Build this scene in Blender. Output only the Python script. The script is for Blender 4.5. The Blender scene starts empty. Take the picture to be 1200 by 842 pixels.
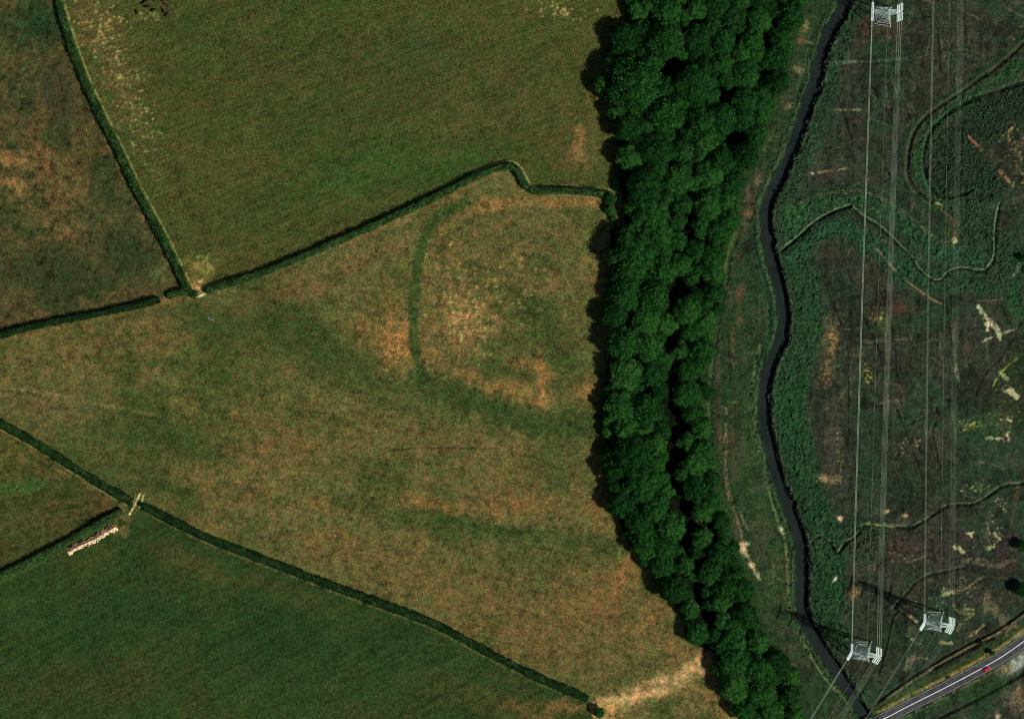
import bpy, math, random
import numpy as np
from mathutils import Vector
S = bpy.context.scene
C = S.collection
R = math.radians

# ---------------------------------------------------------------- camera, sky, sun, exposure
ALT = 2500.0
cam = bpy.data.objects.new('camera', bpy.data.cameras.new('camera')); C.objects.link(cam)
cam.location = (0, 0, ALT); cam.rotation_euler = (0, 0, 0)
cam.data.sensor_width = 36; cam.data.lens = 36 * ALT / 600.0
cam.data.clip_start = 10; cam.data.clip_end = 40000
S.camera = cam
SUN_EL, SUN_AZ = R(43), R(118)
SUN_DIR = Vector((math.sin(SUN_AZ) * math.cos(SUN_EL), math.cos(SUN_AZ) * math.cos(SUN_EL), math.sin(SUN_EL)))
w = bpy.data.worlds.new('World'); S.world = w; w.use_nodes = True
nt = w.node_tree; bg = nt.nodes['Background']
sky = nt.nodes.new('ShaderNodeTexSky'); sky.sky_type = 'NISHITA'; sky.sun_disc = False
sky.sun_elevation = SUN_EL; sky.sun_rotation = SUN_AZ
nt.links.new(sky.outputs[0], bg.inputs[0]); bg.inputs[1].default_value = 0.05
sl = bpy.data.lights.new('sun', 'SUN'); sl.energy = 4.7; sl.angle = R(0.5); sl.color = (1.0, 0.97, 0.88)
so = bpy.data.objects.new('sun', sl); C.objects.link(so); so.location = SUN_DIR * 800
so.rotation_euler = (-SUN_DIR).to_track_quat('-Z', 'Y').to_euler()
S.view_settings.view_transform = 'Standard'; S.view_settings.look = 'None'
S.cycles.filter_width = 1.0; S.view_settings.exposure = 0.0; S.view_settings.gamma = 1; S.view_settings.use_curve_mapping = False

# ---------------------------------------------------------------- helpers
rng = np.random.default_rng(11)
random.seed(5)
def W(px, py, z=0.0):                       # map coordinates (half a metre each) to metres, at a height
    k = 0.5 * (1 - z / ALT)
    return np.array(((px - 600) * k, (421 - py) * k, z))
def tag(o, label=None, cat=None, group=None, kind=None):
    if label: o['label'] = label
    if cat: o['category'] = cat
    if group: o['group'] = group
    if kind: o['kind'] = kind
    return o
def empty(name, loc, rz=0.0):
    o = bpy.data.objects.new(name, None); C.objects.link(o); o.location = loc; o.rotation_euler = (0, 0, rz)
    o.empty_display_size = 1; return o
def lin(c):
    c = np.asarray(c, float)
    return np.where(c <= 0.04045, c / 12.92, ((c + 0.055) / 1.055) ** 2.4)
def rgb(*c): return np.array(c) / 255.0

class QB:                                   # collects quads
    def __init__(s): s.v = []; s.f = []; s.t = []; s.n = 0
    def add(s, v, f, t=0.5):
        v = np.asarray(v, float); f = np.asarray(f, int)
        s.v.append(v); s.f.append(f + s.n); s.n += len(v)
        s.t.append(np.full(len(v), t) if np.isscalar(t) else np.asarray(t, float)); return s
    def bar(s, a, b, wd, hd=None, t=0.5):
        a = np.asarray(a, float); b = np.asarray(b, float); hd = hd or wd
        d = b - a; d = d / (np.linalg.norm(d) + 1e-9)
        u = np.cross(d, (0, 0, 1.0))
        if np.linalg.norm(u) < 1e-3: u = np.array((1.0, 0, 0))
        u /= np.linalg.norm(u); n = np.cross(u, d)
        o = [(-1, -1), (1, -1), (1, 1), (-1, 1)]
        v = [p + u * i * wd / 2 + n * j * hd / 2 for p in (a, b) for i, j in o]
        return s.add(v, [(0, 1, 5, 4), (1, 2, 6, 5), (2, 3, 7, 6), (3, 0, 4, 7), (3, 2, 1, 0), (4, 5, 6, 7)], t)
    def box(s, c, size, rz=0.0, t=0.5):
        c = np.asarray(c, float); h = np.asarray(size, float) / 2
        d = np.array((math.cos(rz), math.sin(rz), 0)) * h[0]
        return s.bar(c - d, c + d, size[1], size[2], t)
    def tube(s, pts, rad, n=8, t=0.5, cap=True):
        pts = np.asarray(pts, float); rad = np.broadcast_to(rad, (len(pts),))
        V = []; F = []
        for i, p in enumerate(pts):
            d = pts[min(i + 1, len(pts) - 1)] - pts[max(i - 1, 0)]; d = d / (np.linalg.norm(d) + 1e-9)
            u = np.cross(d, (0, 0, 1.0))
            if np.linalg.norm(u) < 0.05: u = np.array((1.0, 0, 0)) - d * d[0]
            u /= np.linalg.norm(u); m = np.cross(u, d)
            for k in range(n):
                a = 2 * math.pi * k / n
                V.append(p + rad[i] * (u * math.cos(a) + m * math.sin(a)))
        for i in range(len(pts) - 1):
            for k in range(n):
                F.append((i * n + k, i * n + (k + 1) % n, (i + 1) * n + (k + 1) % n, (i + 1) * n + k))
        if cap and n in (6, 8):
            for b in (0, (len(pts) - 1) * n):
                if n == 8: F += [(b, b + 1, b + 2, b + 3), (b, b + 3, b + 4, b + 7), (b + 4, b + 5, b + 6, b + 7)]
                else: F += [(b, b + 1, b + 2, b + 3), (b, b + 3, b + 4, b + 5)]
        return s.add(V, F, t)
    def blob(s, c, r, t=0.5, n=5, rough=0.0):  # quad sphere
        g = np.linspace(-1, 1, n + 1); V = []; F = []; b = 0
        for ax in range(3):
            for sg in (-1, 1):
                A, B = np.meshgrid(np.tan(g * math.pi / 4), np.tan(g * math.pi / 4), indexing='ij')
                P = np.zeros(A.shape + (3,)); P[..., ax] = sg; P[..., (ax + 1) % 3] = A; P[..., (ax + 2) % 3] = B
                V.append(P.reshape(-1, 3))
                for i in range(n):
                    for j in range(n):
                        q = (b + i * (n + 1) + j, b + (i + 1) * (n + 1) + j, b + (i + 1) * (n + 1) + j + 1, b + i * (n + 1) + j + 1)
                        F.append(q if sg > 0 else q[::-1])
                b += (n + 1) ** 2
        V = np.concatenate(V); V /= np.linalg.norm(V, axis=1)[:, None]
        if rough: V *= (1 + rough * (np.sin(V[:, 0] * 5 + c[0]) * np.sin(V[:, 1] * 4 + c[1] * 2) + 0.6 * np.sin(V[:, 2] * 7 + V[:, 0] * 6)))[:, None]
        return s.add(V * np.asarray(r, float) + np.asarray(c, float), F, t)
    def leaves(s, P, N, size, t):             # one bent leaf spray per point
        n = len(P); N = N / (np.linalg.norm(N, axis=1)[:, None] + 1e-9)
        h = rng.normal(size=(n, 3)); U = np.cross(N, h); U /= np.linalg.norm(U, axis=1)[:, None] + 1e-9
        Vv = np.cross(N, U); sz = np.broadcast_to(size, (n,))[:, None] / 2
        k = rng.uniform(0.55, 1.0, (n, 1))
        v = np.stack([P - U * sz, P - Vv * sz * k - N * sz * 0.25, P + U * sz, P + Vv * sz * k - N * sz * 0.25], 1).reshape(-1, 3)
        return s.add(v, np.arange(4 * n).reshape(n, 4), np.repeat(t, 4))
    def build(s, name, mat, parent=None, smooth=False):
        return link(name, s.mesh(name, mat, smooth), parent)
    def mesh(s, name, mat, smooth=False):
        v = np.concatenate(s.v); f = np.concatenate(s.f)
        return mesh_np(name, v, f, mat, {'tint': np.concatenate(s.t)}, smooth)
def mesh_np(name, v, f, mat, fl={}, smooth=False, col=None):
    me = bpy.data.meshes.new(name)
    me.vertices.add(len(v)); me.vertices.foreach_set('co', v.astype(np.float32).ravel())
    me.loops.add(f.size); me.loops.foreach_set('vertex_index', f.astype(np.int32).ravel())
    me.polygons.add(len(f)); me.polygons.foreach_set('loop_start', (np.arange(len(f)) * 4).astype(np.int32))
    me.polygons.foreach_set('use_smooth', np.full(len(f), smooth))
    for k, a in fl.items():
        at = me.attributes.new(k, 'FLOAT', 'POINT'); at.data.foreach_set('value', a.astype(np.float32))
    if col is not None:
        at = me.attributes.new('col', 'FLOAT_COLOR', 'POINT')
        at.data.foreach_set('color', np.concatenate([col, np.ones((len(col), 1))], 1).astype(np.float32).ravel())
    me.materials.append(mat); me.update(calc_edges=True); return me
def link(name, me, parent=None):
    o = bpy.data.objects.new(name, me); C.objects.link(o)
    if parent is not None: o.parent = parent
    return o
def shift(o, dx, dy, dz):
    o.location = (dx, dy, dz); return o

# ---------------------------------------------------------------- materials
def mat(name):
    m = bpy.data.materials.new(name); m.use_nodes = True
    return m, m.node_tree, m.node_tree.nodes['Principled BSDF']
def node(t, k, **kw):
    n = t.nodes.new(k)
    for a, b in kw.items(): setattr(n, a, b)
    return n
def noise(t, scale, detail=3, vec=None):
    n = node(t, 'ShaderNodeTexNoise'); n.inputs['Scale'].default_value = scale; n.inputs['Detail'].default_value = detail
    if vec: t.links.new(vec, n.inputs['Vector'])
    return n
def ramp(t, src, stops):
    r = node(t, 'ShaderNodeValToRGB'); e = r.color_ramp.elements
    while len(e) < len(stops): e.new(0.5)
    for i, (p, c) in enumerate(stops): e[i].position = p; e[i].color = (*c, 1)
    t.links.new(src, r.inputs[0]); return r
def plain(name, c0, c1, rough=0.7, scale=2.0, metal=0.0, spec=0.3, bump=0.0):
    m, t, b = mat(name)
    tc = node(t, 'ShaderNodeTexCoord'); n = noise(t, scale, 4, tc.outputs['Object'])
    r = ramp(t, n.outputs[0], [(0.3, c0), (0.7, c1)])
    t.links.new(r.outputs[0], b.inputs['Base Color'])
    b.inputs['Roughness'].default_value = rough; b.inputs['Metallic'].default_value = metal
    b.inputs['Specular IOR Level'].default_value = spec
    if bump:
        bp = node(t, 'ShaderNodeBump'); bp.inputs['Strength'].default_value = bump; bp.inputs['Distance'].default_value = 0.3
        t.links.new(n.outputs[0], bp.inputs['Height']); t.links.new(bp.outputs[0], b.inputs['Normal'])
    return m
def leafy(name, dark, mid, light, rough=0.75):
    m, t, b = mat(name)
    at = node(t, 'ShaderNodeAttribute', attribute_name='tint')
    oi = node(t, 'ShaderNodeObjectInfo')
    ad = node(t, 'ShaderNodeMath', operation='MULTIPLY_ADD'); ad.inputs[1].default_value = 0.5; 
    t.links.new(oi.outputs['Random'], ad.inputs[0]); t.links.new(at.outputs['Fac'], ad.inputs[2])
    sb = node(t, 'ShaderNodeMath', operation='SUBTRACT'); sb.inputs[1].default_value = 0.25
    t.links.new(ad.outputs[0], sb.inputs[0])
    r = ramp(t, sb.outputs[0], [(0.0, dark), (0.5, mid), (1.0, light)])
    t.links.new(r.outputs[0], b.inputs['Base Color']); b.inputs['Roughness'].default_value = rough
    b.inputs['Specular IOR Level'].default_value = 0.04
    return m
M = {}
M['tree'] = leafy('tree_leaves', (0.003, 0.016, 0.004), (0.011, 0.056, 0.0095), (0.045, 0.135, 0.024), 0.9)
M['bark'] = plain('bark', (0.05, 0.035, 0.025), (0.11, 0.085, 0.06), 0.9, 3, bump=0.4)
M['hedge'] = leafy('hedge_leaves', (0.004, 0.013, 0.004), (0.015, 0.042, 0.010), (0.060, 0.115, 0.030), 0.9)
M['reed'] = leafy('reed_leaves', (0.010, 0.026, 0.012), (0.027, 0.060, 0.028), (0.085, 0.145, 0.075))
M['steel'] = plain('galvanised_steel', (0.28, 0.35, 0.31), (0.48, 0.57, 0.52), 0.45, 0.6, 0.1, 0.5)
M['cable'] = plain('aluminium_cable', (0.20, 0.27, 0.18), (0.36, 0.44, 0.30), 0.5, 0.03, 0.0, 0.5)
M['glass_ins'] = plain('insulator_glass', (0.72, 0.85, 0.80), (0.88, 0.97, 0.93), 0.25, 1.0, 0.0, 0.6)
M['concrete'] = plain('concrete', (0.28, 0.27, 0.25), (0.42, 0.40, 0.37), 0.9, 1.5)
M['asphalt'] = plain('asphalt', (0.020, 0.022, 0.027), (0.066, 0.066, 0.072), 0.85, 0.55)
M['paint'] = plain('road_paint', (0.55, 0.55, 0.54), (0.80, 0.80, 0.78), 0.6, 1.5)
M['red'] = plain('red_car_paint', (0.62, 0.012, 0.012), (0.70, 0.02, 0.018), 0.25, 1.0, 0.0, 0.6)
M['glass'] = plain('dark_car_glass', (0.01, 0.012, 0.014), (0.02, 0.022, 0.025), 0.08, 1.0, 0.0, 0.6)
M['rubber'] = plain('tyre_rubber', (0.015, 0.015, 0.015), (0.03, 0.03, 0.03), 0.85, 3)
M['lamp'] = plain('car_lamp_glass', (0.7, 0.7, 0.7), (0.85, 0.85, 0.85), 0.15, 1.0)
M['hide'] = plain('dark_brown_hide', (0.018, 0.006, 0.005), (0.07, 0.022, 0.014), 0.8, 1.2)
M['wood'] = plain('weathered_timber', (0.32, 0.28, 0.20), (0.50, 0.45, 0.34), 0.8, 2)
M['zinc'] = plain('pale_trough_metal', (0.50, 0.50, 0.45), (0.66, 0.66, 0.60), 0.5, 1)
def water_mat():
    m, t, b = mat('river_water')
    tc = node(t, 'ShaderNodeTexCoord'); n = noise(t, 0.12, 4, tc.outputs['Object']); n2 = noise(t, 1.4, 3, tc.outputs['Object'])
    r = ramp(t, n.outputs[0], [(0.25, (0.006, 0.011, 0.009)), (0.75, (0.016, 0.023, 0.019))])
    t.links.new(r.outputs[0], b.inputs['Base Color']); b.inputs['Roughness'].default_value = 0.3; b.inputs['Specular IOR Level'].default_value = 0.25
    bp = node(t, 'ShaderNodeBump'); bp.inputs['Strength'].default_value = 0.12; bp.inputs['Distance'].default_value = 0.1
    t.links.new(n2.outputs[0], bp.inputs['Height']); t.links.new(bp.outputs[0], b.inputs['Normal']); return m
M['water'] = water_mat()
def ground_mat():
    m, t, b = mat('ground_cover')
    at = node(t, 'ShaderNodeAttribute', attribute_name='col')
    tc = node(t, 'ShaderNodeTexCoord')
    n1 = noise(t, 0.9, 5, tc.outputs['Object']); n2 = noise(t, 2.6, 3, tc.outputs['Object']); n3 = noise(t, 0.35, 4, tc.outputs['Object'])
    r1 = ramp(t, n1.outputs[0], [(0.32, (0.58, 0.58, 0.58)), (0.70, (1.46, 1.46, 1.46))])
    r2 = ramp(t, n3.outputs[0], [(0.30, (0.84, 0.99, 0.84)), (0.70, (1.16, 1.02, 1.12))])
    r1.color_ramp.interpolation = r2.color_ramp.interpolation = 'LINEAR'
    m1 = node(t, 'ShaderNodeMix', data_type='RGBA', blend_type='MULTIPLY'); m1.inputs[0].default_value = 1
    m2 = node(t, 'ShaderNodeMix', data_type='RGBA', blend_type='MULTIPLY'); m2.inputs[0].default_value = 1
    t.links.new(at.outputs['Color'], m1.inputs[6]); t.links.new(r1.outputs[0], m1.inputs[7])
    t.links.new(m1.outputs[2], m2.inputs[6]); t.links.new(r2.outputs[0], m2.inputs[7])
    t.links.new(m2.outputs[2], b.inputs['Base Color'])
    b.inputs['Roughness'].default_value = 0.95; b.inputs['Specular IOR Level'].default_value = 0.05
    bp = node(t, 'ShaderNodeBump'); bp.inputs['Strength'].default_value = 0.55; bp.inputs['Distance'].default_value = 0.5
    t.links.new(n2.outputs[0], bp.inputs['Height']); t.links.new(bp.outputs[0], b.inputs['Normal'])
    return m
M['ground'] = ground_mat()
def heap_mat():
    m, t, b = mat('muck_and_straw')
    at = node(t, 'ShaderNodeAttribute', attribute_name='tint')
    r = ramp(t, at.outputs['Fac'], [(0.0, (0.07, 0.035, 0.02)), (0.4, (0.30, 0.17, 0.09)), (0.75, (0.62, 0.43, 0.24)), (1.0, (0.88, 0.74, 0.46))])
    t.links.new(r.outputs[0], b.inputs['Base Color']); b.inputs['Roughness'].default_value = 0.95; return m
M['heap'] = heap_mat()

# ---------------------------------------------------------------- the plan (map coordinates)
RIVER = [(1030,-160),(1012,-70),(993,0),(972,36),(962,59),(956,95),(944,124),(934,154),(922,187),(909,212),(898,236),(895,252),(896,268),(900,294),(905,313),(913,341),(917,365),(917,378),(913,400),(903,421),(896,443),(893,474),(895,498),(900,521),(906,547),(912,568),(920,587),(928,609),(936,630),(939,654),(938,682),(937,706),(941,726),(950,742),(962,761),(974,780),(986,798),(1001,820),(1012,842),(1030,880),(1060,960)]
RW = 5.3
WEST = [(-60,728),(0,728),(25,744),(35,724),(60,714),(85,708),(110,710),(130,712),(150,718),(200,722),(262,730),(268,712),(320,712),(345,716),(385,714),(400,712),(430,708),(470,704),(530,706),(565,708),(600,718),(640,735),(660,752),(680,768),(700,782),(720,797),(750,800),(765,835),(780,838),(800,846),(820,866),(842,880),(900,915)]
EAST = [(-60,952),(0,944),(50,932),(100,920),(150,903),(200,882),(250,868),(300,852),(350,845),(400,835),(450,830),(500,834),(550,840),(600,852),(650,868),(700,884),(740,902),(770,920),(800,934),(842,942),(900,950)]
H1 = [(50,-90),(66,-8),(76,30),(88,66),(102,102),(120,140),(136,170),(152,206),(169,239),(186,270),(200,298),(211,320),(220,341)]
H2 = [(-90,420),(0,393),(39,382),(104,370),(157,359),(188,351)]
H2b = [(197,347),(206,343),(218,342),(231,346)]
H3 = [(242,341),(272,331),(300,323),(350,303),(400,281),(433,267),(500,236),(540,216),(560,206),(580,198),(598,194),(604,197),(610,206),(616,219),(624,224),(660,223),(690,225),(714,228)]
H3b = [(709,228),(713,240),(720,258)]
H4 = [(-90,445),(0,496),(29,511),(55,527),(89,549),(118,567),(146,583),(155,588)]
H5 = [(170,593),(193,605),(222,620),(250,633),(300,652),(350,671),(400,690),(450,708),(500,726),(533,742),(570,763),(607,782),(643,799),(670,810),(689,819)]
H6 = [(143,598),(110,616),(80,634),(33,658),(0,674),(-90,720)]
ROADC = [(920,892),(985,862),(1038,841),(1056,831),(1084,817),(1110,804),(1131,793),(1157,779),(1174,769),(1200,751),(1230,727),(1290,672)]
C1 = [(906,300),(912,298),(920,291),(934,280),(958,258),(979,247),(996,242)]
C1b = [(996,242),(1010,254),(1027,263),(1043,277),(1053,288),(1067,301),(1077,318),(1093,330),(1103,330),(1112,318),(1129,314),(1148,319),(1158,316),(1168,300),(1166,270),(1172,240)]
C2 = [(1240,20),(1200,50),(1176,74),(1148,93),(1122,112),(1096,128),(1077,145),(1067,164),(1064,190),(1063,204),(1072,223),(1091,237)]
C2b = [(1091,237),(1105,246),(1117,258),(1121,272),(1117,282),(1105,284),(1091,275),(1072,258),(1053,243),(1034,232),(1015,225),(996,223),(967,227),(948,233),(937,239)]
C3 = [(1230,92),(1200,97),(1172,106),(1140,116),(1112,132),(1092,150),(1082,176),(1083,204),(1096,230),(1110,232),(1127,229),(1141,222)]
C4 = [(938,644),(947,642),(952,637),(958,628),(965,630),(973,636),(979,648),(984,648),(989,637),(1003,630),(1009,620),(1015,614),(1029,615),(1048,617),(1067,619),(1077,614),(1091,606),(1105,594),(1122,591),(1141,592),(1160,580),(1176,568),(1193,568),(1230,560)]
C6 = [(1048,712),(1060,697),(1074,682),(1089,673),(1110,669),(1129,665)]
C7 = [(1200,372),(1193,384),(1176,417),(1160,431),(1148,448),(1142,467),(1143,479)]
C8 = [(1116,470),(1104,468),(1096,474),(1100,486),(1092,505),(1097,526),(1102,550)]
C9 = [(962,76),(984,74),(1003,74),(1039,72),(1072,70),(1091,64)]
DRAINS = [[(977,102),(988,130),(1000,169)],[(967,157),(973,175),(979,197)],[(1045,91),(1056,112),(1065,135)],[(1024,104),(1039,138)],[(989,303),(1010,360),(1018,385)],[(967,332),(980,365),(993,398),(995,440),(994,493),(995,520)],[(1018,303),(1043,370),(1050,410),(1051,440)],[(1017,381),(1036,426)],[(1048,472),(1064,512),(1084,565)],[(1034,180),(1044,210)],[(1130,700),(1120,712)],[(1059,500),(1084,488)],[(1110,360),(1116,400),(1118,430)],[(1130,20),(1133,50)],[(1148,15),(1150,60)],[(1098,20),(1102,80)],[(1174,745),(1194,712)]]

def chaikin(p, it=2):
    p = [np.array(q, float) for q in p]
    for _ in range(it):
        o = [p[0]]
        for a, b in zip(p[:-1], p[1:]): o += [a * .75 + b * .25, a * .25 + b * .75]
        o.append(p[-1]); p = o
    return np.array(p)

# ---------------------------------------------------------------- ground sheet
STEP = 1.2                                   # map units: 0.6 m cells in the part one can see
fx = np.arange(-80, 1280.1, STEP); fy = np.arange(-90, 932.1, STEP)
def grade(a):
    g = []; d = 6.0; x = 0
    while x < 16000: x += d; g.append(x); d *= 1.35
    g = np.array(g); return np.concatenate([a[0] - g[::-1], a, a[-1] + g])
gx = grade(fx); gy = grade(fy)
PX, PY = np.meshgrid(gx, gy); SH = PX.shape
def hsh(i, j, s):
    v = np.sin(i * 127.1 + j * 311.7 + s * 74.7) * 43758.5453
    return v - np.floor(v)
def vn(x, y, sc, s):
    x = x / sc + s * 3.7; y = y / sc + s * 9.1
    i = np.floor(x); j = np.floor(y); u = x - i; v = y - j
    u = u * u * (3 - 2 * u); v = v * v * (3 - 2 * v)
    return (hsh(i, j, s) * (1 - u) + hsh(i + 1, j, s) * u) * (1 - v) + (hsh(i, j + 1, s) * (1 - u) + hsh(i + 1, j + 1, s) * u) * v
def fb(sc, s, x=None, y=None, o=3):
    x = PX if x is None else x; y = PY if y is None else y
    a = 0; t = 0
    for k in range(o): a = a + vn(x, y, sc / 2 ** k, s + k * 13) / 2 ** k; t += 1 / 2 ** k
    return a / t
N60 = fb(70, 1); N25 = fb(28, 2); N10 = fb(11, 3); N4 = fb(5, 4, o=2); N2 = vn(PX, PY, 2.1, 5)
WX = (fb(16, 21) - .5) * 12; WY = (fb(16, 22) - .5) * 12      # wobble for patch edges
wr = rng.random(SH)
def interp(line, a): line = np.array(line, float); return np.interp(a, line[:, 0], line[:, 1])
h23 = np.array(H2 + H2b + H3[:15] + [(622,224),(660,223),(714,228),(800,228)], float)
y23 = np.interp(PX, h23[:, 0], h23[:, 1])
h45 = np.array(H4 + H5 + [(700,862),(760,980)], float); y45 = np.interp(PX, h45[:, 0], h45[:, 1])
h1 = np.array(H1, float); x1 = np.interp(PY, h1[:, 1], h1[:, 0])
h6 = np.array(H6[::-1], float); y6 = np.interp(PX, h6[:, 0], h6[:, 1])
rv = chaikin(RIVER); xr = np.interp(PY, rv[:, 1], rv[:, 0])
we = np.array(WEST, float); xw = np.interp(PY, we[:, 0], we[:, 1])
ea = np.array(EAST, float); xe = np.interp(PY, ea[:, 0], ea[:, 1])
G = np.zeros(SH + (3,)); Z = np.zeros(SH)
def setr(mask, c): G[mask] = rgb(*c)
def mixr(mask, c, a):
    a = (a * mask)[..., None]; G[:] = G * (1 - a) + rgb(*c) * a
setr(np.ones(SH, bool), (90, 86, 50))                                    # centre pasture
north = (PY < y23) & (PX > x1); nw = (PY < y23) & (PX <= x1)
south = (PY > y45) & ((PY > y6) | (PX > 150)); tri = (PY > y45) & ~south
centre = ~(north | nw | south | tri)
setr(north, (70, 72, 37)); setr(nw, (76, 68, 42)); setr(south, (46, 63, 31)); setr(tri, (60, 66, 34))
marsh = PX > xr; strip = (PX <= xr) & (PX > xe); woodm = (PX > xw) & (PX <= xe)
sm = lambda x, a, b: np.clip((x - a) / (b - a), 0, 1) ** 2 * (3 - 2 * np.clip((x - a) / (b - a), 0, 1))
# broad colour drifts within each field
mixr(centre, (64, 72, 36), sm(N60 * .6 + N25 * .4, .50, .64) * .75)
mixr(centre, (110, 92, 54), sm(fb(40, 31), .55, .70) * .6)
mixr(north, (56, 70, 34), sm(fb(90, 33), .45, .62) * .6)
mixr(north, (76, 72, 40), sm(fb(50, 34), .56, .7) * .5)
mixr(nw, (52, 60, 34), sm(fb(45, 35), .50, .60) * .8)
mixr(south, (58, 62, 32), sm(fb(70, 36), .55, .68) * .5)
mixr(south, (34, 58, 28), sm(fb(50, 37), .54, .66) * .5)
mixr(tri, (78, 72, 40), sm(N25, .5, .65) * .6)
setr(marsh, (46, 53, 40))
mixr(marsh, (38, 62, 41), sm(fb(60, 41), .45, .58) * .6)
mixr(marsh, (56, 49, 40), sm(fb(34, 42), .55, .68) * .5)
mixr(marsh, (66, 70, 52), sm(fb(9, 45) * .6 + N25 * .4, .56, .68) * .45)
mixr(marsh, (26, 30, 24), sm(fb(20, 43), .56, .68) * .5)
setr(strip, (42, 60, 35))
mixr(strip, (62, 62, 44), sm(fb(24, 44), .52, .66) * .6)
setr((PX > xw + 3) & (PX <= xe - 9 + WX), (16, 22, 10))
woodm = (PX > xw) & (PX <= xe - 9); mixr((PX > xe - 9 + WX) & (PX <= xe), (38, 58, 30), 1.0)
def bb(x0, x1_, y0, y1_):
    return slice(max(np.searchsorted(gy, y0) - 1, 0), np.searchsorted(gy, y1_) + 1), slice(max(np.searchsorted(gx, x0) - 1, 0), np.searchsorted(gx, x1_) + 1)
def splat(px, py, rx, ry, ang, c, a, rough=1.0, mask=None):
    r = max(rx, ry) * 2.6; s = bb(px - r, px + r, py - r, py + r)
    x = PX[s] + WX[s] * rough * .8 - px; y = PY[s] + WY[s] * rough * .8 - py; t = R(ang)
    u = (x * math.cos(t) + y * math.sin(t)) / rx; v = (-x * math.sin(t) + y * math.cos(t)) / ry
    k = a * np.exp(-(u * u + v * v) ** 1.2) * np.clip(.35 + 1.3 * N10[s] + (N4[s] - .5) * 1.2 * rough, 0, 1.4)
    k = np.clip(k, 0, 1)
    if mask is not None: k = k * mask[s]
    G[s] = G[s] * (1 - k[..., None]) + rgb(*c) * k[..., None]
def dist(pts, s):
    X = PX[s]; Y = PY[s]; D = np.full(X.shape, 1e9); SD = np.zeros(X.shape); L = np.zeros(X.shape); acc = 0
    for a, b in zip(pts[:-1], pts[1:]):
        d = b - a; l2 = d @ d + 1e-9
        t = np.clip(((X - a[0]) * d[0] + (Y - a[1]) * d[1]) / l2, 0, 1)
        ex = X - a[0] - t * d[0]; ey = Y - a[1] - t * d[1]; q = np.hypot(ex, ey); m = q < D
        D[m] = q[m]; SD[m] = np.sign(d[0] * ey - d[1] * ex)[m]; L[m] = (acc + t * math.sqrt(l2))[m]; acc += math.sqrt(l2)
    return D, SD, L
def stroke(pts, wd, c=None, a=1.0, depth=0.0, off=0.0, wob=0.6, gap=0.0, soft=1.2, smooth=True, var=0.0):
    p = chaikin(pts) if smooth else np.array(pts, float); m = wd + abs(off) + 6
    s = bb(p[:, 0].min() - m, p[:, 0].max() + m, p[:, 1].min() - m, p[:, 1].max() + m)
    D, SD, L = dist(p, s)
    if off: D = np.abs(D * SD - off)
    D = D + (N4[s] - .5) * wob * 2 + (N10[s] - .5) * wob * 2
    if var: D = D + wd * var * (N10[s] - .62) + (N4[s] - .5) * var * 2.2
    k = 1 - sm(D, wd / 2 - soft / 2, wd / 2 + soft)
    if depth: Z[s] -= depth * k
    if c is not None:
        kk = k * a
        if gap: kk = kk * sm(N10[s] + (N4[s] - .5) * .7, gap - .12, gap + .12)
        G[s] = G[s] * (1 - kk[..., None]) + rgb(*c) * kk[..., None]
    return s, k
def flecks(px, py, rx, ry, ang, c, n, size=1.1, a=.8):
    t = R(ang)
    for _ in range(n):
        u, v = rng.normal(0, .5, 2); u *= rx; v *= ry
        x = px + u * math.cos(t) - v * math.sin(t); y = py + u * math.sin(t) + v * math.cos(t)
        q = size * rng.uniform(.6, 1.5); s = bb(x - 4, x + 4, y - 4, y + 4)
        k = a * rng.uniform(.4, 1) * np.exp(-(((PX[s] - x) / q) ** 2 + ((PY[s] - y) / q / .8) ** 2))
        G[s] = G[s] * (1 - k[..., None]) + rgb(*c) * k[..., None]

OR, PA, GR, DG = (128, 92, 56), (172, 140, 92), (56, 70, 36), (40, 60, 30)
# north-west pasture
for a in [(10,185,22,12,15,(132,98,60),.75),(45,190,30,22,20,(112,84,52),.8),(20,212,26,10,0,(124,92,58),.7),(75,225,30,20,30,(98,80,50),.7),(20,228,14,18,0,(128,98,62),.5),(95,285,45,14,35,(104,78,52),.7),(60,250,40,30,20,(96,78,48),.6),(45,30,28,28,0,(32,56,32),.9),(30,75,26,40,0,(78,72,46),.5),(70,110,20,40,-20,(52,52,36),.7),(150,300,45,22,25,(44,54,32),.8),(60,320,70,28,0,(48,54,32),.8),(35,205,8,6,0,(36,46,26),.9),(15,172,9,6,0,(38,48,28),.9),(190,322,10,12,0,(94,98,60),.9),(175,265,14,30,-25,(92,76,54),.6),(110,35,18,50,-20,(70,62,40),.2)]:
    splat(*a, mask=nw * 1.0)
# north pasture
for a in [(110,25,30,40,-20,(104,84,50),.8),(135,90,24,60,-18,(90,80,48),.7),(160,160,22,50,-20,(76,74,42),.6),(250,40,60,50,0,(52,68,34),.5),(330,80,80,60,0,(66,68,36),.5),(470,90,70,60,0,(60,64,36),.5),(500,60,40,30,0,(48,68,36),.4),(600,120,70,60,0,(70,70,40),.5),(420,200,90,30,-20,(50,76,34),.6),(540,190,60,18,-20,(48,74,34),.6),(680,165,7,20,-8,(150,108,66),1.0),(676,178,9,9,0,(164,116,74),.9),(672,182,20,14,0,(104,84,52),.7),(225,318,22,22,0,(96,88,48),.7),(232,336,9,7,0,(188,144,96),1.0),(240,315,8,8,0,(120,112,62),.8),(640,25,50,25,0,(72,74,40),.6),(700,100,10,80,0,(84,80,48),.7),(700,170,14,50,0,(82,80,46),.7),(300,250,80,25,-25,(58,72,36),.5)]:
    splat(*a, mask=north * 1.0)
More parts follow.
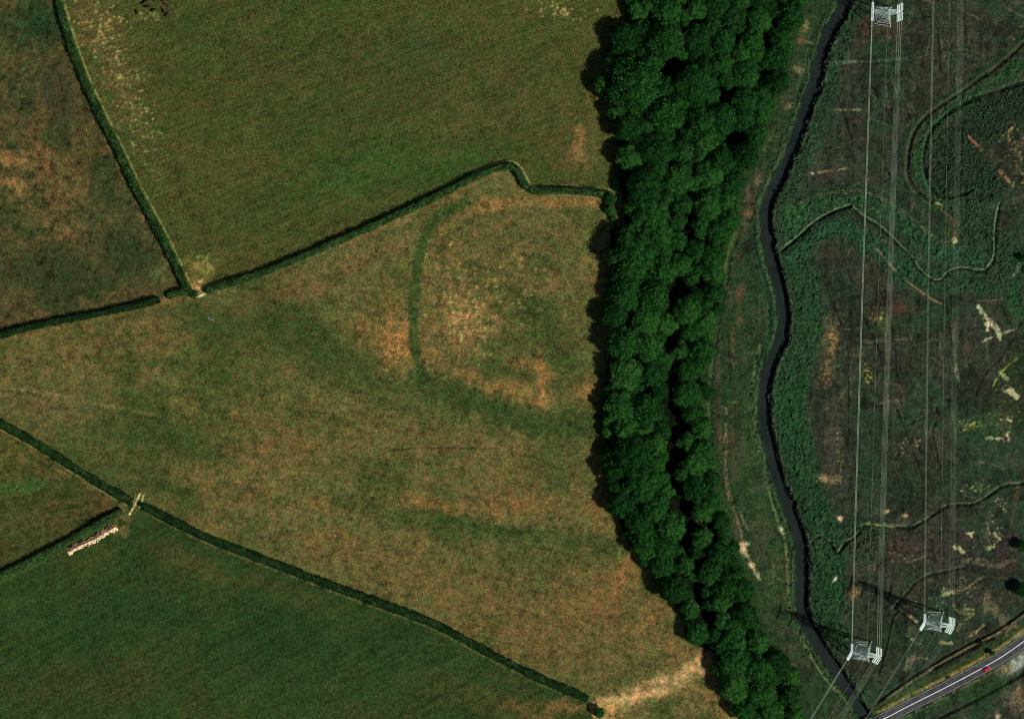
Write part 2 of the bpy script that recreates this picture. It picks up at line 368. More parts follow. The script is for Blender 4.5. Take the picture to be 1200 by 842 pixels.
flecks(122,34,34,50,-20,(192,170,108),100,1.4,.85); flecks(148,95,30,80,-22,(172,156,98),110,1.4,.8); flecks(166,150,26,60,-20,(148,144,90),90,1.3,.65); flecks(185,215,14,40,-20,(128,130,78),50,1.3,.6)
flecks(655,12,40,12,0,(176,158,104),60,1.2); flecks(235,310,18,14,0,(160,146,88),50)
flecks(178,20,25,10,0,(128,146,80),26)
# centre pasture
for a in [(120,395,110,26,-10,(104,86,50),.7),(60,420,60,30,0,(96,84,48),.6),(300,350,40,12,-18,(118,86,52),.6),(345,345,46,14,-22,(112,86,52),.7),(420,300,40,14,-25,(104,84,50),.6),
          (250,380,55,26,30,(56,68,34),.8),(340,385,70,36,28,(54,66,34),.9),(410,425,60,26,20,(56,68,34),.8),(270,440,50,30,0,(60,70,34),.6),(175,510,90,34,12,(54,68,34),.85),(60,480,60,16,12,(98,82,52),.6),(180,560,70,26,15,(56,66,34),.7),(100,540,70,14,33,(60,70,36),.6),
          (360,500,80,40,0,(88,84,46),.6),(330,520,70,20,10,(100,82,48),.6),(240,560,50,18,20,(102,86,50),.7),(300,585,60,16,20,(104,86,50),.6),(400,590,50,10,10,(106,84,48),.6),(500,590,60,10,5,(122,92,52),.75),(620,590,70,16,0,(114,88,52),.7),(430,660,110,26,22,(100,84,48),.6),(560,700,110,34,25,(104,84,50),.6),(700,710,60,50,40,(108,84,50),.6),(640,760,80,30,15,(98,80,48),.5),
          (465,402,24,30,0,(150,106,62),.85),(440,390,34,24,0,(118,92,54),.6),(545,370,46,40,0,(126,98,62),.7),(540,380,26,24,0,(148,114,72),.6),(510,300,26,34,20,(110,88,52),.5),(575,240,22,9,-12,(150,108,66),.8),(655,236,50,6,0,(136,98,62),.85),(600,300,60,40,0,(90,80,46),.5),(615,310,10,16,0,(124,94,58),.6),(650,335,20,14,0,(112,88,54),.5),(632,310,18,12,0,(60,72,38),.6),(625,360,26,15,0,(56,70,36),.85),(650,395,18,26,0,(58,70,36),.7),(690,310,12,60,0,(90,84,48),.5),(690,370,14,30,0,(84,84,46),.5),
          (500,420,20,14,0,(136,98,60),.6),(560,445,60,14,8,(118,90,54),.7),(600,455,40,12,10,(130,98,58),.6),(636,448,6,34,-4,(160,110,66),.9),(625,470,20,10,0,(134,100,60),.7),(646,440,6,6,0,(170,112,70),.9),(612,425,18,10,0,(126,92,56),.6),(686,455,14,14,0,(140,98,60),.8),(585,435,36,9,14,(56,70,36),.8),(665,425,24,12,-10,(58,72,36),.7),(670,440,40,9,0,(70,72,40),.5),
          (350,430,70,20,10,(80,80,44),.4),(480,500,70,20,10,(100,86,50),.5),(560,540,90,26,0,(98,84,48),.5),(640,540,40,24,0,(74,76,42),.5),(690,500,18,40,0,(88,80,48),.4),(702,600,14,60,10,(120,90,54),.5),(735,668,12,40,42,(134,92,58),.55),(770,715,14,30,40,(134,92,58),.6),(790,760,20,20,0,(128,92,56),.5),
          (775,800,70,10,-22,(172,140,100),.85),(740,818,50,9,-14,(168,134,94),.85),(812,778,16,10,-20,(186,146,100),.8),(830,815,26,20,20,(120,96,58),.6),(705,832,26,10,0,(178,130,84),.8),(730,790,60,7,-25,(74,72,42),.6),(850,835,26,10,20,(136,104,66),.7)]:
    splat(*a, mask=centre * 1.0)
flecks(545,370,46,62,0,(190,150,98),150,1.3,.85); flecks(540,378,26,26,0,(206,166,110),36,1.4,.85); flecks(465,405,18,22,0,(190,142,88),50,1.5); flecks(510,310,40,40,0,(150,124,78),70,1.5); flecks(610,340,50,40,0,(152,120,76),80,1.5)
# crop marks: the half ring and the long bands
stroke([(545,238),(515,250),(501,268),(489,305),(485,350),(484,392),(488,422),(497,446)], 9.5, (54,72,35), .85, soft=3.5, wob=1.2)
stroke([(520,268),(540,252),(575,241),(610,237),(660,236),(706,239)], 9, (132,102,62), .55, soft=6, wob=3, gap=.3)
stroke([(497,446),(528,462),(571,476),(616,490),(650,500),(700,500)], 24, (50,66,33), .8, soft=14, wob=5)
stroke([(640,505),(650,540),(652,565)], 24, (60,72,38), .4, soft=14, wob=5)
stroke([(380,430),(430,450),(480,470),(530,480)], 30, (62,72,38), .45, soft=16, wob=6)
stroke([(400,585),(450,600),(500,606),(530,612),(571,622),(620,630),(690,632),(720,645)], 15, (54,68,34), .6, soft=12, wob=4)
stroke([(520,606),(571,620),(610,624)], 6, (44,60,30), .5, soft=5, wob=2)
stroke([(600,660),(660,650),(700,650)], 26, (66,72,38), .4, soft=14, wob=4)
stroke([(455,527),(500,524),(545,525),(585,526)], 1.3, (52,52,30), .7, soft=1)
stroke([(0,452),(50,460),(110,472),(180,486)], 3, (128,112,72), .55, soft=3, gap=.4)
stroke([(240,486),(300,485),(340,484)], 2, (110,104,60), .45, soft=2, gap=.45)
stroke([(520,290),(516,330),(514,370),(520,400)], 5, (60,70,36), .4, soft=5, wob=2)
stroke([(860,775),(800,800),(760,815),(715,822),(690,828)], 4, (192,150,102), .35, soft=5, wob=2)
# south pasture
for a in [(120,720,80,40,-25,(34,58,28),.6),(60,800,60,30,-20,(56,58,30),.6),(200,650,40,30,20,(52,60,30),.6),(260,690,60,30,20,(56,64,32),.5),(150,790,60,26,-25,(60,60,32),.5),(240,800,80,30,-20,(50,60,30),.5),(420,800,80,30,0,(40,60,28),.4),(330,740,70,40,20,(32,54,28),.6),(600,830,60,12,15,(92,76,44),.8),(560,820,60,14,22,(60,64,34),.6),(660,828,30,10,0,(118,88,54),.8),(350,700,60,12,22,(70,68,36),.5),(230,660,50,12,25,(82,74,44),.5)]:
    splat(*a, mask=south * 1.0)
for k in range(9):
    y = 640 + k * 24; stroke([(10 + k * 10, y + 40), (140, y), (240, y - 30)], 1.8, (58, 68, 34), .25, soft=2, gap=.5)
stroke([(150,594),(146,604),(142,614),(140,624)], 15, (110,90,56), .7, soft=6, wob=3, gap=.35)
stroke([(164,579),(161,585),(158,592),(152,602)], 1.9, (214,204,140), .95, soft=.9, wob=.2)
stroke([(168.5,580),(166,588),(163,594)], 1.6, (200,190,132), .85, soft=.9, wob=.2)
stroke([(60,548),(100,566),(150,592)], 1.2, (150,140,92), .5, soft=1, gap=.42)
# triangle pasture
for a in [(20,530,22,16,0,(76,86,40),.7),(30,570,34,8,0,(56,84,40),.8),(118,592,14,10,20,(98,66,42),.8),(70,600,60,20,-15,(74,64,36),.6),(40,545,30,8,35,(104,80,50),.6),(20,620,30,20,0,(66,70,38),.6)]:
    splat(*a, mask=tri * 1.0)
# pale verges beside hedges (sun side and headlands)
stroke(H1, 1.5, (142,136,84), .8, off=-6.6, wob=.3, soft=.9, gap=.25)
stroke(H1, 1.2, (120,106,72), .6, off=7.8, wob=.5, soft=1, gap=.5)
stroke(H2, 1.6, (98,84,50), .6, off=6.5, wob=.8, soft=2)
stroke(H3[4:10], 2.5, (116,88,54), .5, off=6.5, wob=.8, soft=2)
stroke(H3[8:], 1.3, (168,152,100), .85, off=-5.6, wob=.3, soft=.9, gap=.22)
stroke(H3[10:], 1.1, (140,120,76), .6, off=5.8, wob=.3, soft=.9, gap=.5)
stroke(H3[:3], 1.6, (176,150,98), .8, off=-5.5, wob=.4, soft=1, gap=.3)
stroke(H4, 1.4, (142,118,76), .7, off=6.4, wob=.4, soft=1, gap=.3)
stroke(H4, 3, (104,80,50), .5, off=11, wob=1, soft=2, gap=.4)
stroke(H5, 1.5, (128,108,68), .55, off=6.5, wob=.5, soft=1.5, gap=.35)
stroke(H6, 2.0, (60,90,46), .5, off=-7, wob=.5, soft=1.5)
splat(236,346,5,2.5,-20,(230,216,156),1.0,.3); splat(192,351,3,3,0,(150,140,96),.9,.3); splat(199,352,18,4,-3,(112,84,50),.7)
# ---- riverside strip
stripf = strip * 1.0; marshf = marsh * 1.0
s_lines = [([(917,185),(901,213),(892,240)],1.2,(92,112,80),.6),([(889,250),(887,275),(891,299),(903,334),(911,355),(912,372),(906,403),(900,417),(895,438)],1.7,(96,118,78),.85),
    ([(891,405),(884,430),(882,460),(881,488),(887,519),(894,550),(902,576),(908,602),(917,621),(922,640),(923,682),(927,716),(932,732),(943,756),(959,784),(974,803),(993,822),(1006,840)],1.8,(122,134,84),.8),
    ([(884,445),(886,480),(884,500),(892,530)],1.2,(110,124,78),.6),([(927,640),(930,680),(932,716)],1.2,(90,108,70),.5),
    ([(913,345),(898,350),(901,375),(898,395)],1.2,(96,116,78),.45),
    ([(851,479),(850,520),(851,573),(860,597),(868,621),(871,640)],2.6,(122,102,70),.75),([(871,640),(876,652),(884,664),(890,678)],3.2,(190,170,124),.9),
    ([(866,595),(872,612),(877,620)],2,(120,130,90),.6),([(862,470),(858,500),(861,560)],5,(72,60,44),.5),([(858,380),(860,400),(858,428)],3.5,(98,80,58),.7),
    ([(872,262),(858,300),(853,332),(844,377),(836,430),(833,470),(835,520)],1.4,(22,26,18),.85),([(841,420),(842,470),(841,520)],3.5,(70,56,44),.6),([(846,470),(844,520),(846,545)],1.5,(86,80,56),.6),
    ([(853,470),(862,471),(882,472)],1.8,(84,94,62),.7),([(877,222),(876,250)],9,(84,66,50),.6),([(866,262),(856,290),(846,322),(840,365)],4,(92,108,52),.55),([(835,420),(830,450),(831,500)],2.5,(98,112,66),.5),
    ([(942,48),(950,50),(961,55)],1.2,(128,110,80),.8),([(955,20),(948,44),(943,80),(934,105)],1.4,(70,98,66),.7),([(945,722),(938,745),(946,790)],1.6,(40,54,32),.5)]
for p, wd, c, a in s_lines: stroke(p, wd * 1.1, c, a, wob=1.0, soft=1.1, gap=.3, var=.9)
for a in [(944,31,5,9,20,(130,112,76),.9),(938,48,4,4,0,(122,86,58),.9),(935,81,6,5,20,(134,116,82),.9),(927,123,5,6,0,(112,96,70),.8),(898,168,5,9,30,(112,108,70),.8),(877,251,6,5,0,(118,92,66),.9),(887,212,4,5,30,(110,108,80),.7),(867,345,5,13,0,(88,68,50),.8),(866,372,4,10,0,(92,72,52),.7),(889,318,3,3,0,(140,130,90),.7),(874,636,6,2.5,-8,(196,180,134),1),(870,645,4,6,-20,(196,176,130),1),(881,662,3,4,-40,(200,180,132),1),(887,672,3,2,10,(120,130,120),.9),(917,621,2.6,5,-35,(216,214,164),1),(917,740,22,30,0,(44,60,36),.5),(910,680,10,50,0,(56,76,40),.6),(870,700,10,10,0,(40,56,32),.5),(850,656,8,5,20,(96,90,58),.6),(924,762,10,10,0,(72,66,50),.5),(884,560,10,70,-5,(58,78,42),.6),(880,470,8,60,0,(42,62,36),.5)]:
    splat(*a, rough=.5, mask=stripf)
stroke([(884,270),(886,300),(896,335),(905,358),(906,372),(899,400),(892,418)], 8, (26,52,34), .8, wob=1.2, soft=3)
rm_ = np.random.default_rng(5)
for _ in range(520):                          # small scrapes, cattle paths and drains all over the marsh
    x = rm_.uniform(940, 1230); y = rm_.uniform(-40, 880)
    if x < np.interp(y, rv[:, 1], rv[:, 0]) + 40: continue
    t = rm_.choice([0, 90, 90, 65, 110, 20]) + rm_.normal(0, 9); L_ = rm_.uniform(4, 34); dx = math.cos(R(t)) * L_ / 2; dy = math.sin(R(t)) * L_ / 2
    c = [(20,24,18),(24,26,20),(92,86,62),(110,96,70),(82,96,66),(70,54,42)][rm_.integers(6)]
    stroke([(x - dx, y - dy), (x + rm_.normal(0, 1.5), y + rm_.normal(0, 1.5)), (x + dx, y + dy)], rm_.uniform(.9, 1.8), c, rm_.uniform(.35, .8), wob=.7, soft=1, gap=.32, var=.6)
for _ in range(170):
    x = rm_.uniform(850, 1230); y = rm_.uniform(-40, 880); c = [(26,34,24),(66,58,46),(48,68,40),(86,84,62),(34,58,38),(22,26,20)][rm_.integers(6)]
    splat(x, y, rm_.uniform(3, 14), rm_.uniform(2, 8), rm_.uniform(0, 180), c, rm_.uniform(.25, .6), mask=np.maximum(stripf, marshf))
# ---- marsh reed beds (greener, tussocky)
reed = np.zeros(SH)
def bed(pts, wd, c=(34,68,34), a=.85, soft=5):
    s, k = stroke(pts, wd, (c[0] + 4, c[1] - 1, c[2] + 2), a, soft=soft + 3, wob=4.5); reed[s] = np.maximum(reed[s], k)
E = lambda d, a, b: [(x + d, y) for x, y in RIVER if a <= y <= b]
bed(E(17,0,240), 18, (34,62,36)); bed(E(32,290,500), 34, (34,70,36)); bed(E(34,440,720), 32, (30,68,34)); bed([(964,700),(972,730),(984,750)], 26, (30,62,30))
bed([(925,262),(950,243),(975,233),(1000,232),(1030,242),(1060,262),(1090,290),(1125,300),(1150,300)], 22, (38,74,42), .9); bed([(1060,300),(1085,330),(1120,330),(1160,335)], 20, (36,70,40))
bed([(925,300),(950,275),(985,262),(1005,275),(1040,300),(1060,325)], 20, (34,74,46)); bed([(1210,70),(1160,98),(1110,132),(1082,160),(1073,195),(1085,222),(1100,236)], 16, (37,70,37), .9)
bed([(1200,120),(1150,150),(1110,180),(1110,215),(1150,215)], 40, (26,44,28), .7, 12); bed([(1125,240),(1140,270),(1180,300),(1190,340)], 30, (36,64,38), .7, 10)
bed([(1000,620),(1040,628),(1010,645)], 22, (26,60,36), .5, 8)
splat(930,250,14,14,0,(44,84,36),.7); splat(1190,345,8,26,0,(40,88,44),.7)
# brown strip along the foot of the beds, brown peat areas
for a in [(972,400,10,30,0,(120,104,64),.3),(970,440,9,14,0,(140,100,62),.35),(977,395,5,16,10,(150,116,72),.4),(975,525,10,40,0,(82,70,58),.6),(969,561,12,5,10,(150,126,88),.8),(1034,380,16,12,0,(58,76,38),.7),(1055,361,18,8,0,(74,52,40),.8),(1022,370,8,8,0,(78,58,44),.7),(1000,695,8,8,0,(130,100,56),.45),(984,608,4,3,0,(206,180,140),1),(1039,598,4,2,0,(206,170,120),1),(1060,602,3.4,1.8,0,(204,170,120),1),(979,678,2,3,30,(200,196,180),1),(1000,140,24,40,0,(52,46,40),.6),(1040,35,30,12,0,(74,54,42),.6),(1018,30,8,12,0,(76,54,42),.6),(1085,100,30,30,0,(60,58,38),.5),(1030,200,30,14,0,(54,46,40),.5),(975,210,22,12,0,(52,44,40),.6),(1120,270,14,12,0,(58,72,38),.5),(1119,268,3,14,0,(94,66,52),.7),(1140,370,16,20,0,(56,52,46),.7),(1133,408,7,12,0,(72,60,46),.7),(1055,455,9,4,0,(88,60,46),.8),(1060,440,40,40,0,(46,50,36),.4),(1050,640,50,14,8,(62,50,42),.7),(1115,640,40,30,0,(54,46,46),.5),(1090,560,60,30,0,(40,56,38),.5),(1020,540,14,60,0,(34,60,40),.6),(985,340,20,30,0,(38,52,40),.6),(1188,430,20,40,0,(44,60,32),.5),(1150,500,40,26,0,(40,66,38),.5),(1180,480,20,20,0,(60,70,36),.4),(1130,600,40,14,0,(50,48,38),.5),(1030,680,26,16,0,(58,56,48),.6),(1180,650,20,30,0,(50,42,38),.6),(1130,330,30,8,0,(36,56,34),.5),(1040,755,30,24,0,(36,52,30),.6),(1140,700,34,16,0,(58,56,46),.6)]:
    splat(*a, rough=.6, mask=marshf)
for a in [(975,400,12,34,0,(196,152,90),55,1.0),(970,442,10,12,0,(184,134,84),22,.8),(1017,436,6,14,-10,(196,190,76),26,.9),(984,520,5,40,0,(150,146,90),30,.9),(975,560,14,5,0,(190,166,120),24,.9),(1138,498,16,8,0,(150,156,76),50,.9),(1180,490,20,30,0,(150,158,84),50,.9),(1185,170,20,26,0,(186,142,82),60,.9),(1195,200,12,30,0,(180,150,96),40,.9),(1060,523,6,8,0,(170,176,110),12,.9),(1076,520,5,5,0,(170,176,96),10,.9),(1029,375,12,8,0,(180,180,96),16,.9),(1140,572,16,6,0,(170,172,110),26,.9),(975,705,10,40,0,(90,104,70),10,.9),(1165,620,20,26,0,(196,180,130),30,.9),(1120,690,50,20,0,(184,174,130),50,.9),(1060,652,40,10,0,(150,116,84),50,.9),(960,160,10,60,10,(110,124,90),20,.8),(1130,80,60,60,0,(140,116,80),40,.9),(1100,620,80,40,0,(140,130,96),40,.8),(985,225,30,20,0,(160,124,96),30,.8),(1000,180,30,30,0,(110,98,78),40,.8),(1172,590,9,9,0,(188,184,120),20,.9),(1000,694,8,8,0,(180,136,72),16,.8),(1050,400,40,30,0,(110,104,76),40,.8)]:
    flecks(*a[:6], a[6], a[7])
m_lines = [([(1147,358),(1152,368),(1157,376),(1157,386)],3.2,(206,200,152),.95),([(1158,376),(1168,384),(1171,392),(1172,398)],4.2,(196,186,146),.95),([(1172,392),(1182,388),(1192,385)],2.2,(172,172,130),.9),([(1151,400),(1163,395)],2,(176,176,134),.8),([(1180,456),(1187,460),(1191,464)],5,(196,186,140),1),([(1164,452),(1172,437),(1186,424),(1200,414)],1.6,(160,166,84),.8),([(1172,436),(1180,444)],3,(170,168,110),.8),([(1178,490),(1185,493)],2,(196,190,150),.9),([(1130,503),(1141,496)],1.6,(170,160,100),.8),
    ([(1157,513),(1170,514),(1181,516)],1.8,(190,176,134),.85),([(1180,508),(1181,515)],2.2,(190,176,134),.85),([(1117,408),(1119,428),(1123,445),(1125,452)],1.4,(176,172,120),.7),
    ([(1118,640),(1124,642),(1128,646)],2.6,(190,186,130),.9),([(1131,656),(1150,657),(1165,663),(1178,660),(1187,656)],5,(104,92,72),.8),([(1106,694),(1118,692),(1130,690),(1140,683),(1150,676)],4.5,(118,108,80),.8),([(1098,700),(1106,696),(1116,694)],2,(176,172,118),.8),([(1063,658),(1075,655),(1085,650)],2.6,(110,100,80),.7),
    ([(1165,625),(1172,631)],2,(196,190,150),.9),([(1158,642),(1165,640)],2.6,(190,176,120),.9),([(1132,624),(1138,626)],4.5,(206,190,144),.9),([(1193,568),(1189,590),(1184,620),(1184,645),(1190,665)],2.6,(88,66,50),.7),([(1116,708),(1124,716),(1134,719),(1141,719)],1.8,(164,156,100),.8),([(1131,713),(1141,714)],1.6,(170,162,110),.8),([(1141,720),(1128,728),(1122,738)],1.8,(120,110,76),.7),([(1152,732),(1145,740),(1136,745)],2,(170,150,100),.8),
    ([(1104,752),(1114,753)],3.6,(176,160,110),.85),([(1064,745),(1070,750),(1078,754)],2.6,(184,168,124),.8),([(1062,782),(1066,772),(1072,768)],5,(120,112,84),.7),([(1075,770),(1086,771)],1.6,(150,130,100),.7),([(1157,702),(1166,714),(1176,726),(1186,738)],14,(112,98,72),.75),([(1186,736),(1200,742)],16,(120,100,74),.8),([(1068,722),(1074,728)],2.6,(196,180,130),.9),
    ([(979,129),(1003,129),(1014,129)],1.8,(150,146,108),.8),([(967,158),(973,175),(978,196)],1.3,(150,116,76),.6),([(945,204),(953,203)],2.6,(206,184,150),.9),([(960,202),(978,200),(992,197)],1.4,(176,140,96),.7),([(1045,91),(1052,105),(1058,118)],3,(84,98,66),.7),([(1020,106),(1030,122),(1038,137)],1.4,(92,112,96),.6),
    ([(1136,160),(1148,172),(1150,176)],1.4,(190,130,90),.8),([(1171,200),(1180,210),(1187,219)],1.6,(196,140,100),.8),([(1186,150),(1180,158),(1190,178)],1.4,(196,150,84),.8),([(1098,238),(1104,240)],2.2,(196,184,120),.9),([(1118,280),(1118,282)],5,(206,204,140),.95),([(1005,398),(1030,400),(1067,397)],2.6,(96,92,66),.6),([(1040,399),(1040,380)],1.2,(84,80,60),.5),([(1015,361),(1062,361)],1.4,(92,76,56),.6),([(1035,431),(1048,430)],2.2,(104,84,62),.6),([(1031,472),(1043,470)],1.6,(120,104,76),.7),
    ([(1188,322),(1195,308)],1.6,(130,140,100),.7),([(969,76),(980,74),(1003,73)],2.2,(128,144,116),.8),([(1003,73),(1039,71),(1080,67)],1.1,(96,116,88),.7),([(1067,148),(1072,140)],3,(110,116,80),.7),([(1017,648),(1018,666)],1.3,(120,124,104),.6),([(1027,650),(1024,668)],1.3,(110,110,90),.6)]
for p, wd, c, a in m_lines: stroke(p, wd * .9, c, a * .85, wob=.9, soft=1.0, var=1.3, gap=.18)
# ditches and old channels: cut into the sheet, with a paler lip on the upper side
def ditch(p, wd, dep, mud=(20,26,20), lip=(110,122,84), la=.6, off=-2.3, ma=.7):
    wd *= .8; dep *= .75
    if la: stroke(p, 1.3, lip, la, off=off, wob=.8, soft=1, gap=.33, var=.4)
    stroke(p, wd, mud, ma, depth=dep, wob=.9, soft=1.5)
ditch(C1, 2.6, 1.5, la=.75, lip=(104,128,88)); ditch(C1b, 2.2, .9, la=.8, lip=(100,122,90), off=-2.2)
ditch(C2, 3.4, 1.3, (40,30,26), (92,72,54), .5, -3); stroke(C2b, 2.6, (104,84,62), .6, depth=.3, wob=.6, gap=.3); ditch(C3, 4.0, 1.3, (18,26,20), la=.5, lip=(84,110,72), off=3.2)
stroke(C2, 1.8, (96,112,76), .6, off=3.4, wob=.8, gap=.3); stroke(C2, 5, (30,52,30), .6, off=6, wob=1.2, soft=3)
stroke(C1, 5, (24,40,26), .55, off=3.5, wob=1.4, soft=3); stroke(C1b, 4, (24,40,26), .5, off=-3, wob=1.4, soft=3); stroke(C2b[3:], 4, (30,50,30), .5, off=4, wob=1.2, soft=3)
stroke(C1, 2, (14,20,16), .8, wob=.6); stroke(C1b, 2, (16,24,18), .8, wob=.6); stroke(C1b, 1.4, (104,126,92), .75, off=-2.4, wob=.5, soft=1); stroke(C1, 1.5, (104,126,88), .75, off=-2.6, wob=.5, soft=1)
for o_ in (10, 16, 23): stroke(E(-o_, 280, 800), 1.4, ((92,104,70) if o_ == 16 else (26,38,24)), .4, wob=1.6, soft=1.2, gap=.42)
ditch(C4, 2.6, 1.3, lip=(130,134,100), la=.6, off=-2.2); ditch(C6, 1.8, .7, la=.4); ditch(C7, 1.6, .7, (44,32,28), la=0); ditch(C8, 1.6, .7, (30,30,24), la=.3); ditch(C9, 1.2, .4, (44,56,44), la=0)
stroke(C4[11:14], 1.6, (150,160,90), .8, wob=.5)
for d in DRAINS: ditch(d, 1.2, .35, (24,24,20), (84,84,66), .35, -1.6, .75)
stroke([(1027,291),(1040,306),(1053,322),(1072,336),(1091,350),(1103,356)], 1.5, (170,130,96), .75, wob=.4, gap=.3)
# ditch by the east pylon and channel between the pylons
stroke([(1053,716),(1046,722),(1043,738),(1040,755),(1034,775),(1030,790)], 1.8, (18,16,14), .9, depth=.8); stroke([(1053,716),(1046,722),(1043,738),(1040,755),(1034,775)], 1.3, (92,86,66), .5, off=-2.2)
# roadside: two field ditches, dry verge, parking strip
L1 = [(985,862),(1015,833),(1050,806),(1078,788),(1108,769),(1140,752),(1166,740),(1182,729),(1205,712)]
stroke(L1, 3.2, (116,108,70), .75, off=3.0, wob=.6, gap=.3); stroke(L1, 2.4, (14,16,12), .9, depth=1.0)
stroke([(1095,783),(1120,770),(1145,756),(1164,747)], 2.6, (16,18,12), .85, off=0, depth=.6)
stroke(ROADC, 7, (50,66,32), .8, off=-16, wob=1.5)
stroke(ROADC, 3.6, (146,128,74), .85, off=-10.2, wob=.9, gap=.2); stroke(ROADC, 3, (120,112,76), .6, off=10, wob=1, gap=.35)
stroke([(1070,858),(1097,843),(1130,827),(1168,807),(1200,789)], 2.6, (14,20,12), .9, depth=.8); stroke([(1000,862),(1050,850),(1100,826),(1160,800),(1200,775)], 9, (40,66,32), .5, soft=4)
for a in [(1192,778,20,8,-38,(150,150,144),1.1),(1180,784,10,5,-30,(140,116,84),.8),(1160,806,34,14,-25,(36,58,28),.6),(1190,822,14,12,40,(112,98,76),.7),(1169,838,3,5,0,(170,160,130),.8),(1196,810,4,14,0,(140,116,84),.6),(1176,768,26,4,-30,(150,110,70),.3)]:
    splat(*a, rough=.4)
# river bed cut, banks
s, k = stroke(RIVER, RW * 2 + 2.4, (34,42,28), .9, depth=2.6, wob=3.0, soft=2.0)
stroke(RIVER, 5.5, depth=-1.3, off=-(RW + 5.0), wob=3, soft=2)
s_b, k_b = stroke(RIVER, 7, (30,50,30), .5, off=-(RW + 8.5), wob=3, soft=3); reed[s_b] = np.maximum(reed[s_b], k_b * .9)
s_b, k_b = stroke(RIVER, 4, (36,60,34), .5, off=(RW + 4.5), wob=3, soft=3, gap=.4); reed[s_b] = np.maximum(reed[s_b], k_b * .9)
stroke(RIVER[6:], 2.2, (28,54,34), .8, depth=-1.6, off=(RW + 0.2), wob=2.6, soft=1.5, gap=.42)
stroke(RIVER, 3.6, (20,24,18), .85, off=-(RW + 3.8), wob=2.6, soft=1.5)  # bank shadow painted as a dark band over the east-bank mud
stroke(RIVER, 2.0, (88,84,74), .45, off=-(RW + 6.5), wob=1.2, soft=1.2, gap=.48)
stroke(RIVER, 2.4, (64,92,54), .5, off=(RW + 3.2), wob=1.2, soft=1.2, gap=.4)
# heights: relief of fields, tussocks, road bank
inner = sm(-np.maximum(np.maximum(-PX, PX - 1200), np.maximum(-PY, PY - 842)), -60, 0)
Z += (fb(120, 61) - .5) * 0.9 * (PX < xw) * inner + (N4 - .5) * .14
Z += (marsh * 1.0) * ((N10 - .5) * .7 + (N4 - .5) * .35) * (1 - sm(Z, -.3, -.8) * 0)
tus = vn(PX, PY, 3.4, 71) * .6 + vn(PX, PY, 1.9, 72) * .4
Z += reed * (tus - .4) * 1.5 * (Z > -.8)
Z += (strip * 1.0) * (N4 - .5) * .5
p = chaikin(ROADC); s = bb(900, 1300, 640, 920); D, SD, L = dist(p, s); kr = 1 - sm(D, 8.5, 15)
Z[s] = Z[s] * (1 - kr) + 0.45 * kr
# fine mottling of the sward
def streak(deg, ln, wd, sd):
    t = R(deg); u = PX * math.cos(t) + PY * math.sin(t) + WX; v = -PX * math.sin(t) + PY * math.cos(t) + WX * .3
    return vn(u / ln, v / wd, 1.0, sd) - .5
clump = np.clip(fb(9, 98, o=2) - .5, -.25, .25); rough_ = np.where(north | south, .45, np.where(nw, 1.1, .85)); mot = 1 + ((N4 - .5) * .95 + clump * .45) * rough_ + (wr - .5) * .5 + (N2 - .5) * .55
mot = mot + streak(-22, 26, 2.4, 91) * .34 * north + streak(-28, 34, 3, 92) * .36 * south + streak(12, 18, 2.2, 93) * .26 * centre + streak(-60, 16, 2.4, 94) * .3 * nw + streak(-12, 26, 2.6, 95) * .36 * tri
mot = mot + (fb(14, 97, o=2) - .5) * .22
mot = np.where(marsh | strip, 1 + (N4 - .5) * .75 + (wr - .5) * .6 + (N2 - .5) * .7 + streak(90, 40, 2.2, 96) * .35, mot)
hue = (fb(7, 81, o=2) - .5) * .30
G[..., 0] *= 1 + hue; G[..., 2] *= 1 + hue * .5
colr = lin(np.clip(G, 0, 1)) * np.clip(mot, .2, 2.2)[..., None] * np.where((PX < xe)[..., None], np.array((.92, .97, .85)), np.array((.90, .92, .92)))
vx = (PX - 600) * .5; vy = (421 - PY) * .5
V = np.stack([vx, vy, Z], -1).reshape(-1, 3)
hh, ww = SH; idx = np.arange(hh * ww).reshape(hh, ww)
F = np.stack([idx[1:, :-1], idx[1:, 1:], idx[:-1, 1:], idx[:-1, :-1]], -1).reshape(-1, 4)
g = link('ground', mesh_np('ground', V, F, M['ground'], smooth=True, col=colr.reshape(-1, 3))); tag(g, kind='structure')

def ribbon(name, pts, half, z, m, kind='structure', parent=None, closed=False):
    p = chaikin(pts); d = np.gradient(p, axis=0); d /= np.linalg.norm(d, axis=1)[:, None]; n = np.stack([-d[:, 1], d[:, 0]], 1)
    a = p + n * half; b = p - n * half
    v = []
    for q, r in zip(a, b): v += [((q[0] - 600) * .5, (421 - q[1]) * .5, z), ((r[0] - 600) * .5, (421 - r[1]) * .5, z)]
    f = [(2 * i + 1, 2 * i, 2 * i + 2, 2 * i + 3) for i in range(len(p) - 1)]
    o = link(name, mesh_np(name, np.array(v), np.array(f)[:, ::-1], m), parent)
    if kind: o['kind'] = kind
    return o
ribbon('river', RIVER, RW + 3, -1.25, M['water'])
road = ribbon('road', ROADC, 7.0, 0.50, M['asphalt'])
ribbon('centre_line', ROADC, .42, 0.504, M['paint'], kind=None, parent=road)
for sd in (-1, 1):
    p = chaikin(ROADC); d = np.gradient(p, axis=0); d /= np.linalg.norm(d, axis=1)[:, None]; n = np.stack([-d[:, 1], d[:, 0]], 1)
    ribbon('edge_line', p + n * 6.4 * sd, .07, 0.504, M['paint'], kind=None, parent=road)

